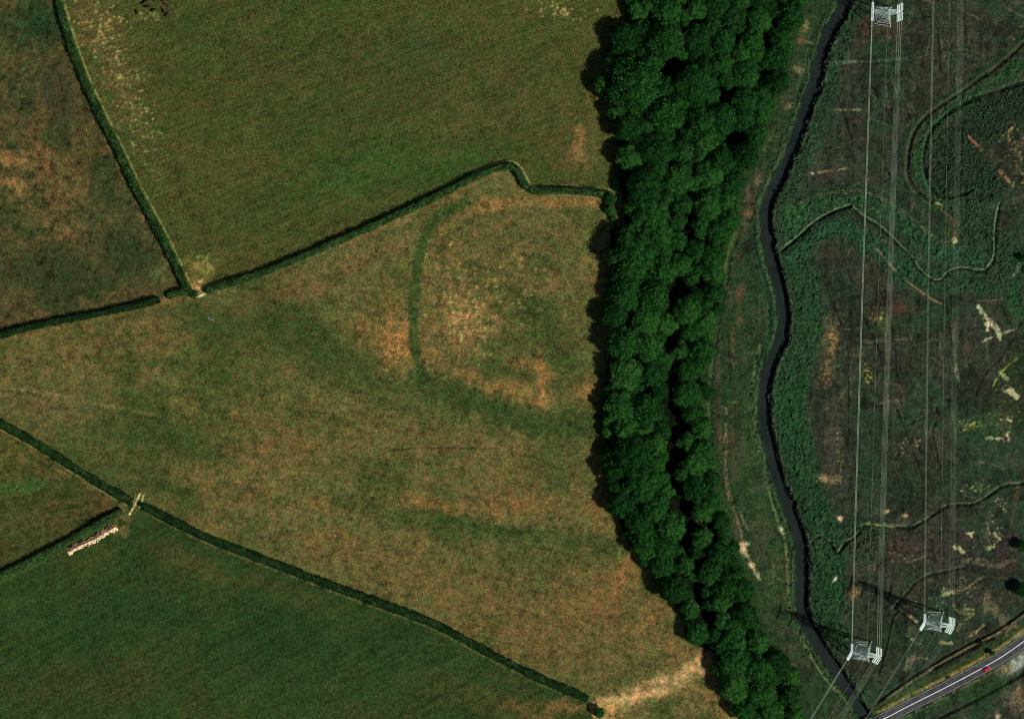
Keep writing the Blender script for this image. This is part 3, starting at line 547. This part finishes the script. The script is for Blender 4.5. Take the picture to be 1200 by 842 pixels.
# ---------------------------------------------------------------- hedges
def hedge(pts, half, h, label, dens=1.0, rag=0.5):
    p = chaikin(pts) ; w_ = np.stack([(p[:, 0] - 600) * .5, (421 - p[:, 1]) * .5], 1)
    seg = np.linalg.norm(np.diff(w_, axis=0), axis=1); L = seg.sum(); cum = np.concatenate([[0], np.cumsum(seg)])
    o = w_[0].copy(); q = QB()
    def at(s):
        x = np.interp(s, cum, w_[:, 0]); y = np.interp(s, cum, w_[:, 1])
        x2 = np.interp(np.minimum(s + .5, L), cum, w_[:, 0]); y2 = np.interp(np.minimum(s + .5, L), cum, w_[:, 1])
        x0 = np.interp(np.maximum(s - .5, 0), cum, w_[:, 0]); y0 = np.interp(np.maximum(s - .5, 0), cum, w_[:, 1])
        d = np.stack([x2 - x0, y2 - y0], -1); d /= np.linalg.norm(d, axis=-1)[..., None] + 1e-9
        return x - o[0], y - o[1], -d[..., 1], d[..., 0]
    # woody core: a rough-sided box section
    s = np.arange(0, L + .01, 1.0); x, y, nx, ny = at(s)
    prof = [(-.86, 0.0), (-.90, .45), (-.72, .82), (-.3, .93), (.3, .93), (.72, .82), (.90, .45), (.86, 0.0)]
    wv = 1 + rag * .9 * (vn(s, s * 0, 3.0, int(pts[0][0]) % 50 + 3) - .5) ; hv = 1 + .34 * (vn(s, s * 0 + 9, 4.0, 7) - .5)
    V = np.stack([np.stack([x + nx * half * a * wv, y + ny * half * a * wv, np.full_like(s, 0) + h * b * hv], -1) for a, b in prof], 1)
    n_ = len(prof); F = [(i * n_ + j, i * n_ + j + 1, (i + 1) * n_ + j + 1, (i + 1) * n_ + j) for i in range(len(s) - 1) for j in range(n_ - 1)]
    e = (len(s) - 1) * n_; F += [(0, 1, 2, 7), (2, 3, 4, 5), (2, 5, 6, 7), (e, e + 1, e + 2, e + 7), (e + 2, e + 3, e + 4, e + 5), (e + 2, e + 5, e + 6, e + 7)]
    q.add(V.reshape(-1, 3), F, .45)
    n = int(L * (half * 2 + h * 2) * 4.6 * dens); s = rng.uniform(0, L, n); x, y, nx, ny = at(s)
    kd = rng.random(n); a = np.where(kd < .62, rng.uniform(-1, 1, n), np.sign(rng.random(n) - .5) * rng.uniform(.75, 1.22, n))
    b = np.where(kd < .62, rng.uniform(.82, 1.20, n), rng.uniform(.05, 1.0, n))
    wv = 1 + rag * .9 * (vn(s, s * 0, 3.0, int(pts[0][0]) % 50 + 3) - .5) + rag * .6 * (vn(s, s * 0 + 50, 1.3, 9) - .5)
    hv = 1 + .34 * (vn(s, s * 0 + 9, 4.0, 7) - .5)
    P = np.stack([x + nx * half * a * wv, y + ny * half * a * wv, h * b * hv], -1)
    Nn = np.stack([nx * a, ny * a, np.where(kd < .62, 1.6, .3)], -1) + rng.normal(0, .45, (n, 3))
    tint = np.clip(.18 + .6 * vn(s, a * 3, 2.5, 15) + rng.normal(0, .26, n), 0, 1)
    q.leaves(P, Nn, rng.uniform(.4, 1.15, n), tint)
    ob = q.build('hedge', M['hedge']); ob.location = (o[0], o[1], -.05)
    tag(ob, label, 'hedge', 'clipped hedges dividing the pastures')
hedge(H1, 2.15, 3.0, 'long dark hedge slanting down from the top edge, west of the cattle')
hedge(H2, 1.8, 3.1, 'dark hedge running west from the field junction to the left edge')
hedge(H2b, 1.8, 3.1, 'short hedge stub joining the slanting hedge at the pale gateway')
hedge(H3, 1.9, 3.5, 'long hedge rising from the pale gateway to the wood, with a sharp kink')
hedge(H3b, 2.0, 2.8, 'ragged short hedge turning down along the wood edge at the long hedge end', rag=1.2)
hedge(H4, 2.25, 2.4, 'hedge from the left edge down to the rutted gateway beside the muck heap')
hedge(H5, 2.2, 2.5, 'long hedge from the rutted gateway to the pale track at the bottom')
hedge(H6, 1.8, 3.0, 'hedge above the muck heap running down to the left edge')

# ---------------------------------------------------------------- trees
def tree_proto(name, r, h, seed, leaf=.75):
    """crown of many overlapping sprays over uneven boughs; trunk with limbs. radius r, height h, at origin"""
    g_ = np.random.default_rng(seed); q = QB()
    nl = int(9 + r * 2.6); lobes = []
    for i in range(nl):
        a = i * 2.4 + g_.uniform(-.4, .4); k = math.sqrt((i + .3) / nl) * .74
        lr = r * g_.uniform(.17, .33) * (1.15 - .25 * k) + .35
        zz = h * (.82 - .36 * k * k) + g_.uniform(-.10, .06) * h
        lobes.append((np.array((math.cos(a) * k * r, math.sin(a) * k * r, zz)), lr))
    lobes.append((np.array((0, 0, h * .62)), r * .56))
    tot = 0
    for c, lr in lobes:
        q.blob(c, (lr * .86, lr * .86, lr * .76), t=.4, n=5, rough=.1)
        n = int(4 * math.pi * lr * lr * 1.9 / (leaf * leaf))
        d = g_.normal(size=(n, 3)); d /= np.linalg.norm(d, axis=1)[:, None]; d = d[(d[:, 2] > -.45)]; n = len(d)
        bump = 1 + .22 * np.sin(d[:, 0] * 9 + c[0]) * np.sin(d[:, 1] * 9 + c[1]) + .13 * np.sin(d[:, 2] * 11 + d[:, 0] * 9)
        P = c + d * (lr * bump * g_.uniform(.80, 1.22, n))[:, None] * np.array((1, 1, .88))
        N_ = d + g_.normal(0, .8, (n, 3))
        cl = np.floor(P / 1.25); ch = np.sin(cl[:, 0] * 12.9 + cl[:, 1] * 78.2 + cl[:, 2] * 37.7 + seed) * 43758.5; ch = ch - np.floor(ch)
        t = np.clip(.40 + (ch - .5) * .75 + g_.normal(0, .2, n) + g_.uniform(-.10, .10), 0, 1)
        big = g_.random(n) < .05; t[big] = np.clip(t[big] + .4, 0, 1)
        q.leaves(P, N_, g_.uniform(leaf * .55, leaf * 1.3, n), t)
    crown = q.mesh('crown', M['tree'])
    q = QB(); tr = max(.16, r * .045)
    q.tube([(0, 0, -.3), (tr * .2, 0, h * .2), (0, tr * .4, h * .42), (0, 0, h * .66)], [tr * 1.4, tr, tr * .8, tr * .4], 8)
    for c, lr in lobes[::2]:
        st = np.array((0, 0, h * g_.uniform(.25, .5))); mid = st * .5 + c * .5 + np.array((0, 0, -.06 * h))
        q.tube([st, mid, c], [tr * .5, tr * .34, tr * .12], 6)
    return crown, q.mesh('trunk', M['bark'])
CL = [(4.0, 6.5), (6.5, 10.0), (9.5, 13.0), (13.5, 16.0)]
PROTO = [[tree_proto('tree', r, h, 100 * i + j, leaf=(.66, .8, .9, .95)[i]) for j in range((4, 4, 4, 3)[i])] for i, (r, h) in enumerate(CL)]
MAN = [(748,12,13),(782,12,20),(731,44,19),(780,48,24),(818,45,20),(834,33,14),(742,98,35),(716,78,13),(708,100,13),(813,98,24),(737,150,19),(780,135,23),(824,142,18),(770,178,24),(738,184,18),(846,190,18),(756,216,24),(763,250,25),(794,211,20),(832,204,20),(830,240,18),(856,258,14),(742,299,30),(778,316,18),(815,294,15),(795,284,13),(820,266,13),(735,344,22),(765,348,21),(815,346,12),(841,362,9),(720,370,17),(758,374,20),(732,402,22),(762,408,19),(733,437,22),(766,438,18),(812,388,16),(808,434,17),(728,476,22),(758,479,21),(811,482,15),(826,458,11),(735,505,18),(742,532,25),(768,520,15),(806,517,13),(824,526,15),(720,552,16),(751,566,24),(728,590,18),(768,594,19),(750,612,18),(757,638,19),(778,640,17),(776,664,17),(802,662,13),(790,690,19),(815,571,19),(824,599,15),(823,630,14),(848,621,9),(832,671,17),(864,673,11),(845,706,13),(872,720,16),(808,714,13),(860,738,16),(817,742,15),(836,745,11),(862,778,22),(888,752,15),(889,785,20),(862,806,20),(893,812,20),(926,792,13),(926,815,15),(905,834,15),(872,832,15),(932,838,12),(853,800,12),(842,782,10),(760,8,12),(802,20,12)]
GAPS = [(800,78,16.1,6.8),(786,86,8.7,8.5),(848,112,7.4,11.9),(858,164,11.2,7.6),(811,238,3.7,13.6),(797,330,5.6,11.9),(786,350,5.0,18.7),(824,328,6.2,5.1),(790,400,4.3,8.5),(791,440,5.6,18.7),(790,490,6.8,23.8),(790,540,5.0,25.5),(797,590,5.6,20.4),(803,630,5.6,25.5),(815,690,4.3,8.5),(822,715,4.3,20.4),(832,735,3.7,11.9),(830,765,6.2,8.5),(753,255,0.1,0.1),(808,22,3.7,8.5),(900,150,3.7,6.8),(726,262,3.7,6.8),(728,228,5.0,18.7)]
wxl = lambda y: np.interp(y, we[:, 0], we[:, 1]); exl = lambda y: np.interp(y, ea[:, 0], ea[:, 1])
trees = [(x, y, r) for x, y, r in MAN]
r3 = np.random.default_rng(77); cand = 0
for rr, tries, ov in ((17, 3000, .64), (13, 6000, .60), (9.5, 9000, .64)):
    for _ in range(tries):
        y = r3.uniform(-50, 892); x = r3.uniform(700, 960); r = rr * r3.uniform(.85, 1.15)
        if x - r * .8 < wxl(y) or x + r * .6 > exl(y): continue
        if any(((x - a) / (c + r * .55)) ** 2 + ((y - b) / (d + r * .55)) ** 2 < 1 for a, b, c, d in GAPS): continue
        if any((x - a) ** 2 + (y - b) ** 2 < ((r + c) * ov) ** 2 for a, b, c in trees): continue
        trees.append((x, y, r))
BANDS = [(-60,0,'just beyond the top edge'),(0,40,'along the top edge'),(40,80,'just above the broadest pasture-side crown'),(80,122,'level with the broadest pasture-side crown'),(122,165,'just below the broadest pasture-side crown'),(165,208,'just above the kinked hedge end'),(208,262,'level with the kinked hedge end'),(262,322,'level with the widest rounded shadow'),(322,365,'level with the pale flecked patch'),(365,412,'just below the pale flecked patch'),(412,455,'level with the orange upright bar'),(455,495,'just below the orange upright bar'),(495,540,'level with the thin dark line'),(540,578,'just above the lower green band'),(578,612,'beside the lower green band'),(612,650,'level with the side stream mouth'),(650,695,'just below the side stream mouth'),(695,735,'level with the pylon shadow tips'),(735,772,'level with the pale track end'),(772,812,'beside the pale pasture track'),(812,960,'along the bottom edge')]
ORD = ['leftmost','second from left','third from left','fourth from left','fifth from left','sixth from left','seventh from left','eighth from left','ninth from left','tenth from left','eleventh from left','twelfth from left','thirteenth from left','fourteenth from left','fifteenth from left','sixteenth from left','seventeenth from left','eighteenth from left']
def put_tree(x, y, r, label, i, group='trees packed in the riverside wood', kind='broadleaf_tree'):
    rm = r * .5 * .98; ci = min(range(4), key=lambda k: abs(math.log(CL[k][0] / rm)))
    cr, tk = PROTO[ci][i % len(PROTO[ci])]; sc = rm / CL[ci][0]
    hz = sc ** .6 / 1.0 * random.uniform(.9, 1.1)
    p = W(x, y, CL[ci][1] * .6)
    e = empty(kind, (p[0], p[1], 0), random.uniform(0, 6.28)); e.scale = (sc, sc, hz)
    link('crown', cr, e); link('trunk', tk, e)
    tag(e, label, 'tree', group)
i = 0
for y0, y1, nm in BANDS:
    row = sorted([t for t in trees if y0 <= t[1] < y1])
    for k, (x, y, r) in enumerate(row):
        size = 'broad' if r > 21 else 'medium' if r > 13.5 else 'small'
        if -25 < y < 862: put_tree(x, y, r, '%s tree, %s in the wood %s' % (size, ORD[min(k, 17)], nm), i); i += 1
print('TREES', i)
# small bushes along banks and hedge gaps
for x, y, r, lb in [(702,834,7,'round dark bush on its own by the bottom edge, below the hedge end'),(716,232,7,'scrubby bush where the kinked hedge meets the wood'),(715,246,6,'small scrub bush on the wood edge below the kinked hedge'),(167,592,3.2,'tiny near black bush beside the pale ruts in the gateway'),(1199,640,7,'dark bush at the right edge level with the side stream'),(1198,690,9,'dark bush at the right edge above the road'),(1199,302,5,'dark bush at the right edge beside the old meander'),(1163,765,3.5,'small dark bush between ditch and road, nearer the right edge'),(1153,754,3,'tiny dark bush on the ditch above the road'),(856,640,6,'small bush beside the pale scrape on the riverside path'),(897,760,7,'low bush at the east foot of the wood opposite the pylon shadow'),(838,596,7,'rounded bush on the east edge of the wood above the pale path')]:
    put_tree(x, y, r, lb, i, 'separate bushes outside the wood', 'bush'); i += 1

# ---------------------------------------------------------------- reed tussocks over the beds
q = QB(); iy, ix = np.where((reed > .35) & (rng.random(SH) < .10) & (Z > -.9) & (PX > -20) & (PX < 1240) & (PY > -20) & (PY < 870))
n = len(iy); bx = (PX[iy, ix] - 600) * .5 + rng.uniform(-.3, .3, n); by = (421 - PY[iy, ix]) * .5 + rng.uniform(-.3, .3, n); bz = Z[iy, ix]
for k in range(5):
    a = rng.uniform(0, 6.28, n); rr = rng.uniform(.0, .55, n)
    P = np.stack([bx + np.cos(a) * rr, by + np.sin(a) * rr, bz + rng.uniform(.3, 1.0, n)], -1)
    Nn = np.stack([np.cos(a) * .8, np.sin(a) * .8, np.full(n, .9)], -1) + rng.normal(0, .3, (n, 3))
    q.leaves(P, Nn, rng.uniform(.5, 1.1, n), np.clip(.38 + rng.normal(0, .2, n), 0, 1))
rd = q.build('reed_bed', M['reed']); tag(rd, 'green tussocky reeds covering the marsh along the river and old meanders', 'reeds', kind='stuff')
print('REED', n)

# ---------------------------------------------------------------- pylons and their lines
def pylon(px, py, ang, dn, ds, label):
    """ang: crossarm direction; dn, ds: unit vectors of the two spans"""
    b = W(px, py, 34); e = empty('pylon', (b[0], b[1], 0), ang); ca, sa = math.cos(-ang), math.sin(-ang)
    loc = lambda v: np.array((v[0] * ca - v[1] * sa, v[0] * sa + v[1] * ca, 0))
    dn = loc(dn); ds = loc(ds)
    lv = [(0, 5.7), (7, 4.7), (13, 3.8), (18.5, 2.9), (23, 2.1), (27, 1.35), (30.5, 1.25), (34, 1.15), (37.5, 1.05), (41, .95), (43.5, .6), (46.5, .12)]
    for sx in (-1, 1):
        for sy in (-1, 1):
            q = QB()
            for (z0, w0), (z1, w1) in zip(lv[:-1], lv[1:]): q.bar((sx * w0, sy * w0, z0), (sx * w1, sy * w1, z1), .44 if z0 < 27 else .24)
            lg = q.build('leg', M['steel'], e)
            q = QB(); q.tube([(sx * 5.72, sy * 5.72, -.6), (sx * 5.72, sy * 5.72, .35)], [.55, .45], 8); q.build('footing', M['concrete'], lg)
    q = QB()
    for (z0, w0), (z1, w1) in zip(lv[:-1], lv[1:]):
        c0 = [(-w0, -w0), (w0, -w0), (w0, w0), (-w0, w0)]; c1 = [(-w1, -w1), (w1, -w1), (w1, w1), (-w1, w1)]
        for k in range(4):
            a, b2 = c0[k], c0[(k + 1) % 4]; c, d = c1[k], c1[(k + 1) % 4]
            q.bar((*a, z0), (*d, z1), .14); q.bar((*b2, z0), (*c, z1), .14)
            if z0 in (13, 23, 27, 34, 41): q.bar((*a, z0), (*b2, z0), .1)
        if z0 in (13, 27, 34, 41): q.bar((-w0, -w0, z0), (w0, w0, z0), .12); q.bar((-w0, w0, z0), (w0, -w0, z0), .12)
    q.build('lattice', M['steel'], e)
    tips = []
    for z, r, in ((27, 7.4), (34, 8.0), (41, 8.4)):
        for sx in (-1, 1):
            q = QB(); bw = dict(lv)[z]; t1 = (sx * r, 0, z + .2)
            for sy in (-1, 1):
                q.bar((sx * bw, sy * bw, z), (t1[0], sy * .25, z + .1), .2); q.bar((sx * bw, sy * bw, z + 2.2), (t1[0], sy * .22, z + .35), .17)
            m_ = 6
            for k in range(m_):
                f0, f1 = k / m_, (k + 1) / m_; xa = sx * (bw + (r - bw) * f0); xb = sx * (bw + (r - bw) * f1); ya = bw * (1 - f0) + .25 * f0; yb = bw * (1 - f1) + .25 * f1
                s_ = 1 if k % 2 else -1; q.bar((xa, s_ * ya, z), (xb, -s_ * yb, z), .07); za = z + 2.2 * (1 - f0); q.bar((xa, ya, za), (xb, yb, z), .07); q.bar((xa, -ya, za), (xb, -yb, z), .07)
                pass
            arm = q.build('crossarm', M['steel'], e)
            for d in (dn, ds):
                q = QB(); sd = np.array((-d[1], d[0], 0))
                for o_ in (-.42, .42):
                    a0 = np.array(t1) + sd * o_ + d * .5; n_ = 13; ps = []; rs = []
                    for k in range(n_):
                        c = a0 + d * (4.0 * k / (n_ - 1)) + np.array((0, 0, -.25 * k / n_)); ps += [c, c + d * .16]; rs += [.30, .14]
                    q.tube(ps, rs, 6)
                q.bar(np.array(t1) + sd * -.6 + d * .45, np.array(t1) + sd * .6 + d * .45, .14); q.bar(np.array(t1) + sd * -.6 + d * 4.75 + np.array((0, 0, -.3)), np.array(t1) + sd * .6 + d * 4.75 + np.array((0, 0, -.3)), .16)
                q.build('insulator', M['glass_ins'], arm)
            tips.append((z, sx, r))
    tag(e, label, 'pylon', 'lattice power pylons in the marsh')
    def tip(z, sx, d):                       # world position of the string end
        r = {27: 7.4, 34: 8.0, 41: 8.4}[z]; d = np.array((d[0], d[1], 0))
        c, s_ = math.cos(ang), math.sin(ang)
        return np.array((b[0] + c * sx * r, b[1] + s_ * sx * r, z - .1)) + d * 4.8
    return b, tip
def un(a, b): v = np.array(b, float) - np.array(a, float); return v / np.linalg.norm(v)
nB = un((1015,768), (1038,14)) * np.array((1, -1)); sw = un((0, 0), (-42, 70)) * np.array((1, -1)); nC = un((1100,731), (1112,-60)) * np.array((1, -1))
pA, tA = pylon(1038.5, 14, R(-2), -nB * -1, -nB, 'pale lattice pylon cut by the top edge, standing east of the river')
pB, tB = pylon(1014, 766, R(-8), nB, sw, 'pale lattice pylon by the bottom edge, between the river bend and the road')
pC, tC = pylon(1099.5, 731, R(-7), nC, sw, 'pale lattice pylon amid earth scrapes, just above the road ditch')
def cable(a, b, label, group, sub=.55, rad=.020, sag=6.0, name='power_cable'):
    a = np.array(a, float); b = np.array(b, float); q = QB(); L = np.linalg.norm(b - a); d = (b - a) / L; sd = np.array((-d[1], d[0], 0)); n = max(6, int(L / 18))
    offs = [(-sub / 2, 0), (sub / 2, 0), (-sub / 2, -sub), (sub / 2, -sub)] if sub else [(0, 0)]
    for o1, o2 in offs:
        ps = [a + (b - a) * t + sd * o1 * min(1, 8 * min(t, 1 - t) + .2) + np.array((0, 0, o2 - sag * 4 * t * (1 - t))) - a for t in np.linspace(0, 1, n + 1)]
        q.tube(ps, rad, 6)
    if sub:
        for t in np.arange(.06, .96, 40 / L):
            c = (b - a) * t + np.array((0, 0, -sag * 4 * t * (1 - t))); q.bar(c - sd * sub * .6, c + sd * sub * .6, .08)
    o = q.build(name, M['cable']); o.location = tuple(a); tag(o, label, 'power cable', group)
G1 = 'cable bundles strung between the pylons'
for z in (27, 34, 41):
    for sx, nm in ((-1, 'left'), (1, 'right')):
        cable(tA(z, sx, -nB), tB(z, sx, nB), 'pale cable bundle of the %s-hand streak between the top pylon and bottom pylon' % nm, G1)
        e = tA(z, sx, nB); cable(e, e + np.array((nB[0] * 160, nB[1] * 160, -2)), 'short %s-hand cable bundle leaving the top pylon over the top edge' % nm, G1, sag=2)
        e = tC(z, sx, nC); cable(e, e + np.array((nC[0] * 400, nC[1] * 400, 0)), 'faint %s-hand cable bundle running from the road-side pylon up the whole marsh' % nm, G1, rad=.009, sag=7)
        e = tB(z, sx, sw); cable(e, e + np.array((sw[0] * 150, sw[1] * 150, -3)), '%s-hand cable bundle slanting from the bottom pylon over the river' % nm, G1, rad=.013, sag=3)
        e = tC(z, sx, sw); cable(e, e + np.array((sw[0] * 170, sw[1] * 170, -3)), 'faint %s-hand cable bundle slanting from the road-side pylon over the road' % nm, G1, rad=.006, sag=3)
tp = lambda p: np.array((p[0], p[1], 46.4))
for a, b, lb in [(tp(pA), tp(pB), 'single thin earth wire between the two cable streaks of the left line'), (tp(pC), tp(pC) + np.array((nC[0] * 400, nC[1] * 400, 0)), 'single thin earth wire rising from the road-side pylon to the top edge'), (tp(pB), tp(pB) + np.array((sw[0] * 150, sw[1] * 150, -3)), 'single earth wire leaving the bottom pylon over the river'), (tp(pC), tp(pC) + np.array((sw[0] * 150, sw[1] * 150, -3)), 'single earth wire leaving the road-side pylon over the road')]:
    cable(a, b, lb, G1, sub=0, rad=.028, sag=4, name='earth_wire')

# ---------------------------------------------------------------- muck heap
def heap():
    q = QB(); a = np.array((80, 646.)); b = np.array((137, 617.)); p0 = W(*a); p1 = W(*b); L = np.linalg.norm(p1 - p0); d = (p1 - p0) / L; n_ = np.array((-d[1], d[0], 0))
    for _ in range(760):
        t = random.random(); wob = 1.3 * math.sin(t * 9) * .3; s_ = random.gauss(0, .9); s_ = max(-2.3, min(2.3, s_))
        hgt = max(0.05, 1.5 * (1 - (abs(s_) / 2.6) ** 2)) * (.75 + .25 * math.sin(t * 23)) * min(1, 8 * t + .3, 8 * (1 - t) + .3)
        c = d * L * t + n_ * (s_ + wob) + np.array((0, 0, hgt - .2)); r = random.uniform(.25, .8)
        tone = random.betavariate(1.6, 1.5) * .85 + (.34 if s_ < -.2 else -.30)
        q.blob(c, (r * random.uniform(.8, 1.5), r, r * .7), t=min(1, max(0, tone)), n=2, rough=.22)
    q.blob(d * L / 2 + np.array((0, 0, 0)), (1.0, 1.0, .6), t=.3, n=3)
    o = q.build('muck_heap', M['heap']); o.location = tuple(p0); tag(o, 'long low pale brown heap of muck and straw below the rutted gateway', 'muck heap')
heap()

# ---------------------------------------------------------------- gates and trough
def gate(px0, py0, px1, py1, label):
    a = W(px0, py0); b = W(px1, py1); L = np.linalg.norm(b - a); e = empty('field_gate', (a[0], a[1], 0), math.atan2(b[1] - a[1], b[0] - a[0]))
    q = QB()
    for z in (.25, .5, .75, 1.0, 1.25): q.bar((.12, 0, z), (L - .12, 0, z), .07, .1)
    for x in (.12, L / 2, L - .12): q.bar((x, .06, .2), (x, .06, 1.32), .1, .06)
    q.bar((.15, -.06, .25), (L - .2, -.06, 1.25), .06)
    q.build('rails', M['wood'], e)
    for x in (0, L):
        q = QB(); q.tube([(x, 0, -.4), (x, 0, 1.5)], [.14, .13], 8); q.build('post', M['wood'], e)
    tag(e, label, 'gate')
gate(232.5, 346.5, 240.5, 342.5, 'pale timber field gate closing the gap where the hedges meet')
gate(156, 589, 158.5, 580.5, 'pale timber gate swung open beside the ruts near the muck heap')
t = W(247, 373.5); e = empty('water_trough', (t[0], t[1], 0), R(-14))
q = QB()
for y in (-.38, .38): q.bar((-1.3, y, .32), (1.3, y, .32), .09, .6)
for x in (-1.26, 1.26): q.bar((x, -.335, .32), (x, .335, .32), .09, .6)
q.bar((-1.21, 0, .07), (1.21, 0, .07), .66, .08); q.build('basin', M['zinc'], e)
q = QB(); q.bar((-1.2, 0, .5), (1.2, 0, .5), .66, .02); q.build('water', M['water'], e)
tag(e, 'small pale cattle trough standing alone just below the field junction', 'trough')

# ---------------------------------------------------------------- cattle
def skin(name, nodes, edges, m):
    me = bpy.data.meshes.new(name); me.from_pydata([n[:3] for n in nodes], edges, []); ob = bpy.data.objects.new(name, me); C.objects.link(ob)
    md = ob.modifiers.new('s', 'SKIN'); sk = me.skin_vertices[0].data
    for i, n in enumerate(nodes): sk[i].radius = (n[3], n[4]); sk[i].use_root = (i == 0)
    ob.modifiers.new('d', 'SUBSURF').levels = 1
    dg = bpy.context.evaluated_depsgraph_get(); out = bpy.data.meshes.new_from_object(ob.evaluated_get(dg)); out.name = name
    bpy.data.objects.remove(ob); out.materials.clear(); out.materials.append(m)
    for p in out.polygons: p.use_smooth = True
    return out
def cow_mesh(graze):
    n = [(-.75,0,1.05,.36,.36),(-.2,0,1.0,.42,.40),(.35,0,1.02,.40,.38),(.75,0,1.1,.30,.32)]
    e = [(0,1),(1,2),(2,3)]
    n += [(1.0,0,.95 if graze else 1.3,.20,.20),(1.2,0,.6 if graze else 1.5,.15,.15),(1.38,0,.3 if graze else 1.42,.14,.13),(1.55,0,.12 if graze else 1.28,.09,.09)]; e += [(3,4),(4,5),(5,6),(6,7)]
    for s_ in (-1, 1):
        k = len(n); n += [(.62,s_*.22,.72,.15,.14),(.62,s_*.22,.4,.08,.08),(.64,s_*.22,.04,.07,.07)]; e += [(3,k),(k,k+1),(k+1,k+2)]
        k = len(n); n += [(-.78,s_*.24,.78,.18,.17),(-.9,s_*.24,.46,.08,.09),(-.84,s_*.24,.04,.07,.07)]; e += [(0,k),(k,k+1),(k+1,k+2)]
        k = len(n); n += [(1.22,s_*.24,.72 if graze else 1.6,.05,.03)]; e += [(5,k)]
    k = len(n); n += [(-1.08,0,1.1,.05,.05),(-1.16,0,.55,.04,.04)]; e += [(0,k),(k,k+1)]
    return skin('cow', n, e, M['hide'])
COW = [cow_mesh(True), cow_mesh(False)]
cows = [(169,3.5,40,0,'cow at the top edge, leftmost of the upper row of the herd'),(172.5,8.5,10,1,'cow just below the top-left pair of the herd'),(180,12.5,35,0,'cow alone in the middle of the small herd'),(161,15,110,0,'cow farthest left of the herd, standing apart'),(192.5,14,100,1,'left cow of the lowest close pair in the herd'),(196,17.5,50,0,'lowest cow of the herd, facing up right'),(194.5,5.5,-30,1,'cow at the upper right of the herd'),(192,1,10,0,'cow half cut by the top edge, rightmost of the herd'),(181,1.5,150,1,'cow at the top edge in the middle of the herd'),(173,1,200,0,'cow cut by the top edge beside the leftmost upper cow')]
for x, y, a, k, lb in cows:
    p = W(x, y); o = link('cow', COW[k]); o.location = (p[0], p[1], float(Z[np.searchsorted(gy, y), np.searchsorted(gx, x)])); o.rotation_euler = (0, 0, R(a)); tag(o, 'dark brown ' + lb, 'cow', 'small herd of dark cattle'); o.scale = (1.3,) * 3

# ---------------------------------------------------------------- red car on the road
def car(px, py, rz, label):
    p = W(px, py); e = empty('parked_car' if False else 'red_car', (p[0], p[1], .505), rz)
    st = [(-2.1,.70,.45,.62),(-2.02,.82,.30,.86),(-1.5,.87,.25,.93),(-.9,.88,.25,.94),(0,.88,.25,.93),(.8,.88,.25,.90),(1.4,.86,.25,.84),(1.9,.80,.28,.72),(2.1,.62,.40,.58)]
    q = QB(); V_ = []
    for x, wd, z0, z1 in st:
        V_ += [(x, -wd * .92, z0), (x, -wd, (z0 + z1) / 2), (x, -wd * .93, z1 - .05), (x, -wd * .6, z1), (x, wd * .6, z1), (x, wd * .93, z1 - .05), (x, wd, (z0 + z1) / 2), (x, wd * .92, z0)]
    Fq = [(i * 8 + j, i * 8 + (j + 1) % 8, (i + 1) * 8 + (j + 1) % 8, (i + 1) * 8 + j) for i in range(len(st) - 1) for j in range(8)]
    for b_ in (0, (len(st) - 1) * 8): Fq += [(b_, b_ + 1, b_ + 2, b_ + 3), (b_, b_ + 3, b_ + 4, b_ + 7), (b_ + 4, b_ + 5, b_ + 6, b_ + 7)]
    q.add(V_, Fq); q.build('body', M['red'], e, smooth=False)
    q = QB(); q.add([(-1.15,-.58,1.44),(.35,-.58,1.44),(.35,.58,1.44),(-1.15,.58,1.44),(-1.2,-.6,1.39),(.42,-.6,1.39),(.42,.6,1.39),(-1.2,.6,1.39)], [(0,1,2,3),(4,5,1,0),(5,6,2,1),(6,7,3,2),(7,4,0,3)]); q.build('roof', M['red'], e)
    def win(name, vs): q = QB(); q.add(vs, [(0, 1, 2, 3)]); q.build(name, M['glass'], e)
    win('windscreen', [(1.12,-.74,.93),(1.12,.74,.93),(.42,.6,1.39),(.42,-.6,1.39)]); win('rear_window', [(-1.75,-.74,.95),(-1.75,.74,.95),(-1.2,.6,1.39),(-1.2,-.6,1.39)])
    for s_ in (-1, 1): win('side_window', [(-1.75,s_*.78,.94),(1.12,s_*.78,.92),(.42,s_*.6,1.39),(-1.2,s_*.6,1.39)])
    for x in (-1.3, 1.3):
        for s_ in (-1, 1):
            q = QB(); q.tube([(x, s_ * .68, .31), (x, s_ * .89, .31)], [.31, .31], 8); wh = q.build('wheel', M['rubber'], e)
            q = QB(); q.tube([(x, s_ * .89, .31), (x, s_ * .905, .31)], [.19, .17], 8); q.build('rim', M['zinc'], wh)
    for s_ in (-1, 1):
        q = QB(); q.box((2.0, s_ * .56, .62), (.16, .3, .14)); q.build('headlight', M['lamp'], e)
        q = QB(); q.box((-2.08, s_ * .64, .74), (.1, .22, .16)); q.build('tail_light', M['red'], e)
        q = QB(); q.box((.85, s_ * .98, .98), (.14, .2, .12)); q.build('mirror', M['red'], e)
    tag(e, label, 'car')
car(1156, 783.5, math.atan2(14, 24) + .02, 'small bright red car driving along the road in the bottom right corner')
